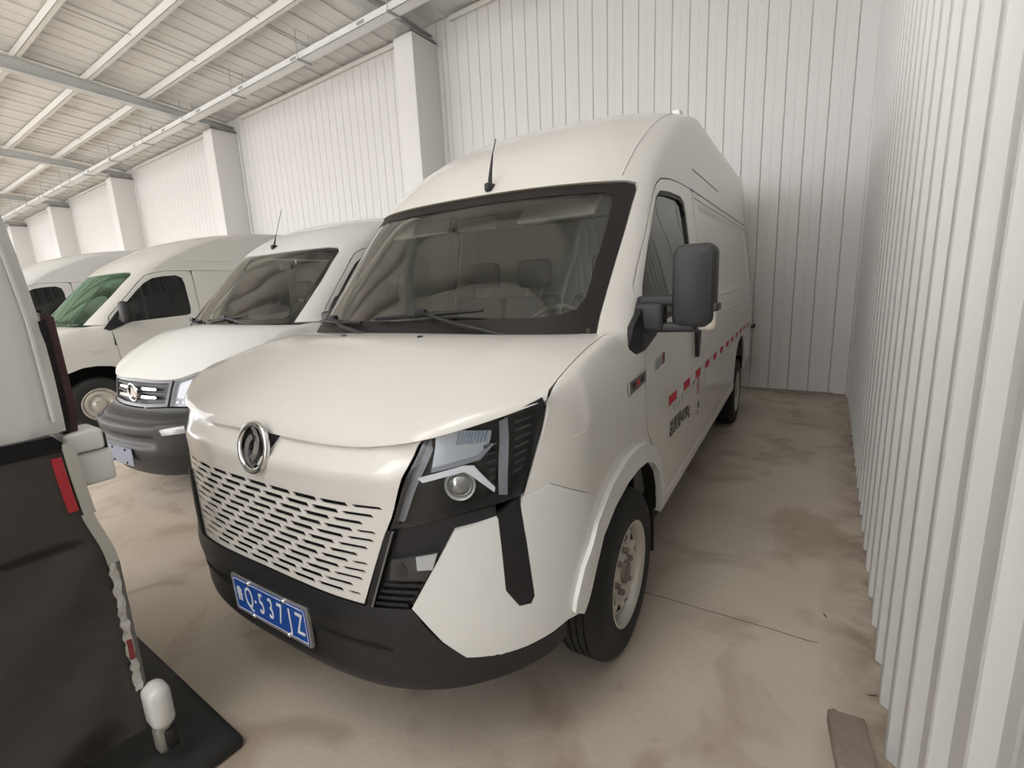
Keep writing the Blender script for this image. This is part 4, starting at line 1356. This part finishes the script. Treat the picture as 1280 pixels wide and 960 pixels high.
        patch('lens', Lx(HLp), V.low, LENS, h, .05, .05, th=.003, sides=(s,))
    bo = Lx([(.2, .775), (.43, .79), (.70, .79), (.90, .80), (.955, .80)]) + fl_([(.47, .79), (.50, .62), (.485, .43)]) + Lx([(.9, .33), (.7, .29), (.4, .27)])
    bo_ = [(0, .772)] + bo + [(0, .265)] + mirror_swap(bo)[::-1]
    def bs(t, z):
        p = V.low(t, z)
        k = max(0, 1 - (abs(t) / 1.15) ** 6)
        sh = 1 / (1 + math.exp((z - .735) / .012))
        d = .075 * k * sh - .035 * math.exp(-((z - .56) / .045) ** 4) * max(0, 1 - (abs(t) / .5) ** 8) * k
        return (p[0], p[1] - d, p[2])
    patch('bumper', bo_, bs, mat('bumper_black', (.016, .016, .017), .5), root, .05, .018, th=.02, off=.004)
    for s in BOTH:
        fgx = Lx([(.54, .66), (.70, .675), (.72, .632), (.555, .618)])
        patch('fog_pocket', Lx([(.46, .70), (.76, .72), (.80, .60), (.48, .57)]), bs, BLACK, root, .05, .03, th=.004, off=.008, sides=(s,))
        patch('fog_lamp', fgx, bs, CLEAR2, root, .05, .03, th=.006, off=.014, sides=(s,))
    pp = Vector(bs(0, .43)) + Vector((0, -.02, 0))
    pr = empty('number_plate', pp, 0, root)
    patch('plate_face', rrect(-.22, .22, -.07, .07, .01), flat(0), mat('plate_pale_blue', (.20, .22, .29), .35, metal=.2), pr, .1, .1, th=.006)
    for x in (-.11, .11):
        for z in (-.052, .052):
            MB().lathe([(-.008, .0001), (-.007, .009), (0, .011)], 10, 'y').xform(Matrix.Translation((x, 0, z))).build('plate_bolt', GREYP, pr)
    if not high:
        pa = Vector(V.up(V.sx(0, 2.06), 2.06))
        a_ = empty('antenna', pa, 0, root)
        MB().box(-.018, .018, -.03, .04, -.014, .03, .012).build('antenna_base', BLACK, a_)
        MB().tube([(0, 0, .01), (.02, .02, .10)], [.012, .005], 8).tube([(.02, .02, .10), (.12, .06, .36)], .003, 6).build('antenna_rod', BLACK, a_)
    # cabin
    MB().box(-.8, .8, .95, 1.4, 1.05, 1.29, .05).build('dashboard', INTER, root)
    for x in (-.45, .45):
        MB().box(-.24, .24, -.06, .06, 0, .62, .05).xform(Matrix.Translation((x, 2.0, .92)) @ Matrix.Rotation(radians(-14), 4, 'X')).build('seat_back', SEATM, root)
        MB().box(-.12, .12, -.05, .05, 0, .2, .04).xform(Matrix.Translation((x, 2.16, 1.56))).build('headrest', SEATM, root)
    MB().box(-.86, .86, 2.36, 2.38, .5, 1.98).build('bulkhead', BEIGE, root)
    MB().box(-.10, .10, -.012, .012, -.03, .03, .01).xform(Matrix.Translation((0, 1.62, 1.88))).build('rear_view_mirror', INTER, root)
    return root

panel_van('panel_van', 'white van with barred dark grille and round emblem, parked next to the slotted-grille van', (-4.707, 1.312, 0), .076, PAINT2)
panel_van('panel_van', 'silvery white high-roof van with green windshield and dark door glass', (-8.95, .98, 0), -.02, PAINT3, high=True, wsglass=GLASSG, length=5.9)
panel_van('panel_van', 'farthest white van, mostly hidden behind the van with green windshield', (-12.35, .40, 0), .0, PAINT2, high=True, doorglass=GLASSDD)

# ------------------------------------------------------------------ vehicle whose rear corner stands beside the camera
XS = -1.85
fv = empty('box_van', (XS, 0, 0))
tag(fv, 'pale van corner with dark film-wrapped lower side and narrow tail lamp', 'van')
FVW = mat('foreground_white', (.66, .665, .64), .4, coat=.3)
EDGE = Tab([(.1, .40), (.8, .405), (1.0, .37), (1.2, .36), (1.25, .375), (1.56, .372), (1.9, .345), (2.5, .27)])
def fside(y, z):
    # flank leans in a little towards the top and rolls round the corner
    e = EDGE(z)
    d = max(0, y - (e - .07)) / .07
    x = -.06 * max(0, z - 1.3) ** 1.5 - .03 * d * d
    return (x, y, z)
up_ol = [(-5.0, 1.235), (-.2, 1.235)] + [(EDGE(z), z) for z in (1.235, 1.4, 1.56, 1.75, 1.9, 2.1, 2.3, 2.5)] + [(-5.0, 2.5)]
patch('side_panel', up_ol, fside, FVW, fv, .10, .08, th=.03)
patch('pillar_bead', [(EDGE(z) - .032, z) for z in (1.27, 1.56, 1.9, 2.3)] + [(EDGE(z) - .026, z) for z in (2.3, 1.9, 1.56, 1.27)], fside, PAINTC, fv, .05, .05, th=.006, off=.004)
FILM = mat('black_film', (.048, .046, .043), .30, bump=.3, bscale=6, var=.3, vscale=3)
lo_ol = [(-5.0, .18), (-.2, .18)] + [(EDGE(z) - .014, z) for z in (.18, .4, .6, .8, .92, 1.0, 1.1, 1.185)] + [(-5.0, 1.185)]
def film(y, z):
    # creased film: folds that fan out from the taped edge
    e = EDGE(z)
    r = e - y
    w = .018 * sin(17 * z + 14 * r) * math.exp(-r * 2.5) * (1 if z < .9 else .2) * min(1, r * 9) + .007 * sin(33 * z - 10 * r) * math.exp(-r * 4) * min(1, r * 9)
    return (.012 + w, y, z)
patch('lower_side', lo_ol, film, FILM, fv, .03, .025, th=.03)
patch('side_moulding', [(-5.0, 1.185), (EDGE(1.2) - .02, 1.185), (EDGE(1.2) - .012, 1.21), (EDGE(1.2) - .03, 1.235), (-5.0, 1.235)], lambda y, z: (.022, y, z), BLACKG, fv, .2, .03, th=.04)
TAPE = mat('clear_tape', (.62, .62, .60), .15, metal=.5, coat=.5, bump=.9, bscale=45)
GREYE = mat('door_edge_grey', (.46, .45, .41), .35, coat=.3)
def edge_strip(name, z0, z1, y0, y1, m, amp=0.0, x=.026, n=14, fn=None):
    a, b = [], []
    rnd = random.Random(int(z0 * 1000))
    for k in range(n + 1):
        z = z0 + (z1 - z0) * k / n
        j = rnd.uniform(-amp, amp)
        a.append((EDGE(z) + y0 + j, z)); b.append((EDGE(z) + y1 + rnd.uniform(-amp, amp) * .6, z))
    return patch(name, a + b[::-1], lambda u, v: (x + amp * .8 * sin(90 * v) , u, v), m, fv, .02, .03, th=.01)
edge_strip('door_edge', .98, 1.205, -.016, .012, GREYE)
edge_strip('door_edge', .80, .98, -.022, .006, GREYE)
edge_strip('tape_strip', .34, .80, -.024, -.004, TAPE, .005, .030, 26)
edge_strip('trim_film', .22, .80, -.006, .008, mat('film_edge', (.16, .15, .15), .15, coat=.5), .001, .02)
edge_strip('reflector', 1.0, 1.17, -.045, -.022, mat('reflector_red', (.42, .012, .025), .25, coat=.5), 0, .024)
edge_strip('reflector', .46, .53, -.022, -.008, LENSR, 0, .034)
# narrow tail lamp on the corner
patch('tail_lamp', [(EDGE(z) + .005, z) for z in (1.225, 1.3, 1.4, 1.5, 1.585)] + [(EDGE(z) + .034, z) for z in (1.57, 1.5, 1.4, 1.3, 1.225)], lambda y, z: (-.045, y, z), LENSD, fv, .03, .04, th=.06)
patch('tail_lamp_frame', [(EDGE(z) - .004, z) for z in (1.225, 1.3, 1.4, 1.5, 1.56)] + [(EDGE(z) + .014, z) for z in (1.565, 1.5, 1.4, 1.3, 1.225)], lambda y, z: (-.035, y, z), BLACKG, fv, .03, .04, th=.06)
MB().box(-.16, -.03, .36, .455, 1.155, 1.222, .012).build('corner_cover', PAINTC, fv)
MB().box(-.15, -.04, .36, .470, 1.045, 1.150, .012).build('corner_cover', PAINTC, fv)
MB().box(-.12, -.06, .44, .468, 1.14, 1.20, .006).build('corner_clip', BLACK, fv)
# white latch cover at the foot of the corner
MB().box(.0, .10, .385, .455, .19, .345, .03).build('latch_cover', PAINTC, fv)
MB().box(.03, .085, .39, .44, .10, .20, .015).build('latch_arm', mat('latch_grey', (.35, .34, .31), .4, metal=.3), fv)
MB().box(.055, .10, .41, .445, .11, .185, .008).build('latch_slot', BLACK, fv)
MB().box(-1.75, -.08, -5.0, .30, .35, 2.5).build('body_core', FVW, fv)
MB().box(-1.7, -.1, -4.9, .28, .2, .36).build('underbody', DARK, fv)
for yy in (-.75, -4.0):
    for s, xx in ((1, -.005), (-1, -1.78)):
        wheel(fv, xx - (.05 if s > 0 else -.05), yy, .345, s, simple=True, rimr=.205)
mt = MB().box(-1.2, 0, -.9, 0, 0, .045, .02).build('rubber_mat', mat('mat_black', (.020, .020, .020), .6, bump=.2, bscale=90))
mt.location = (-1.665, .605, 0); mt.rotation_euler = (0, 0, radians(0))
tag(mt, 'black rubber mat with rounded corner lying on the floor beside the film-wrapped van', 'mat')
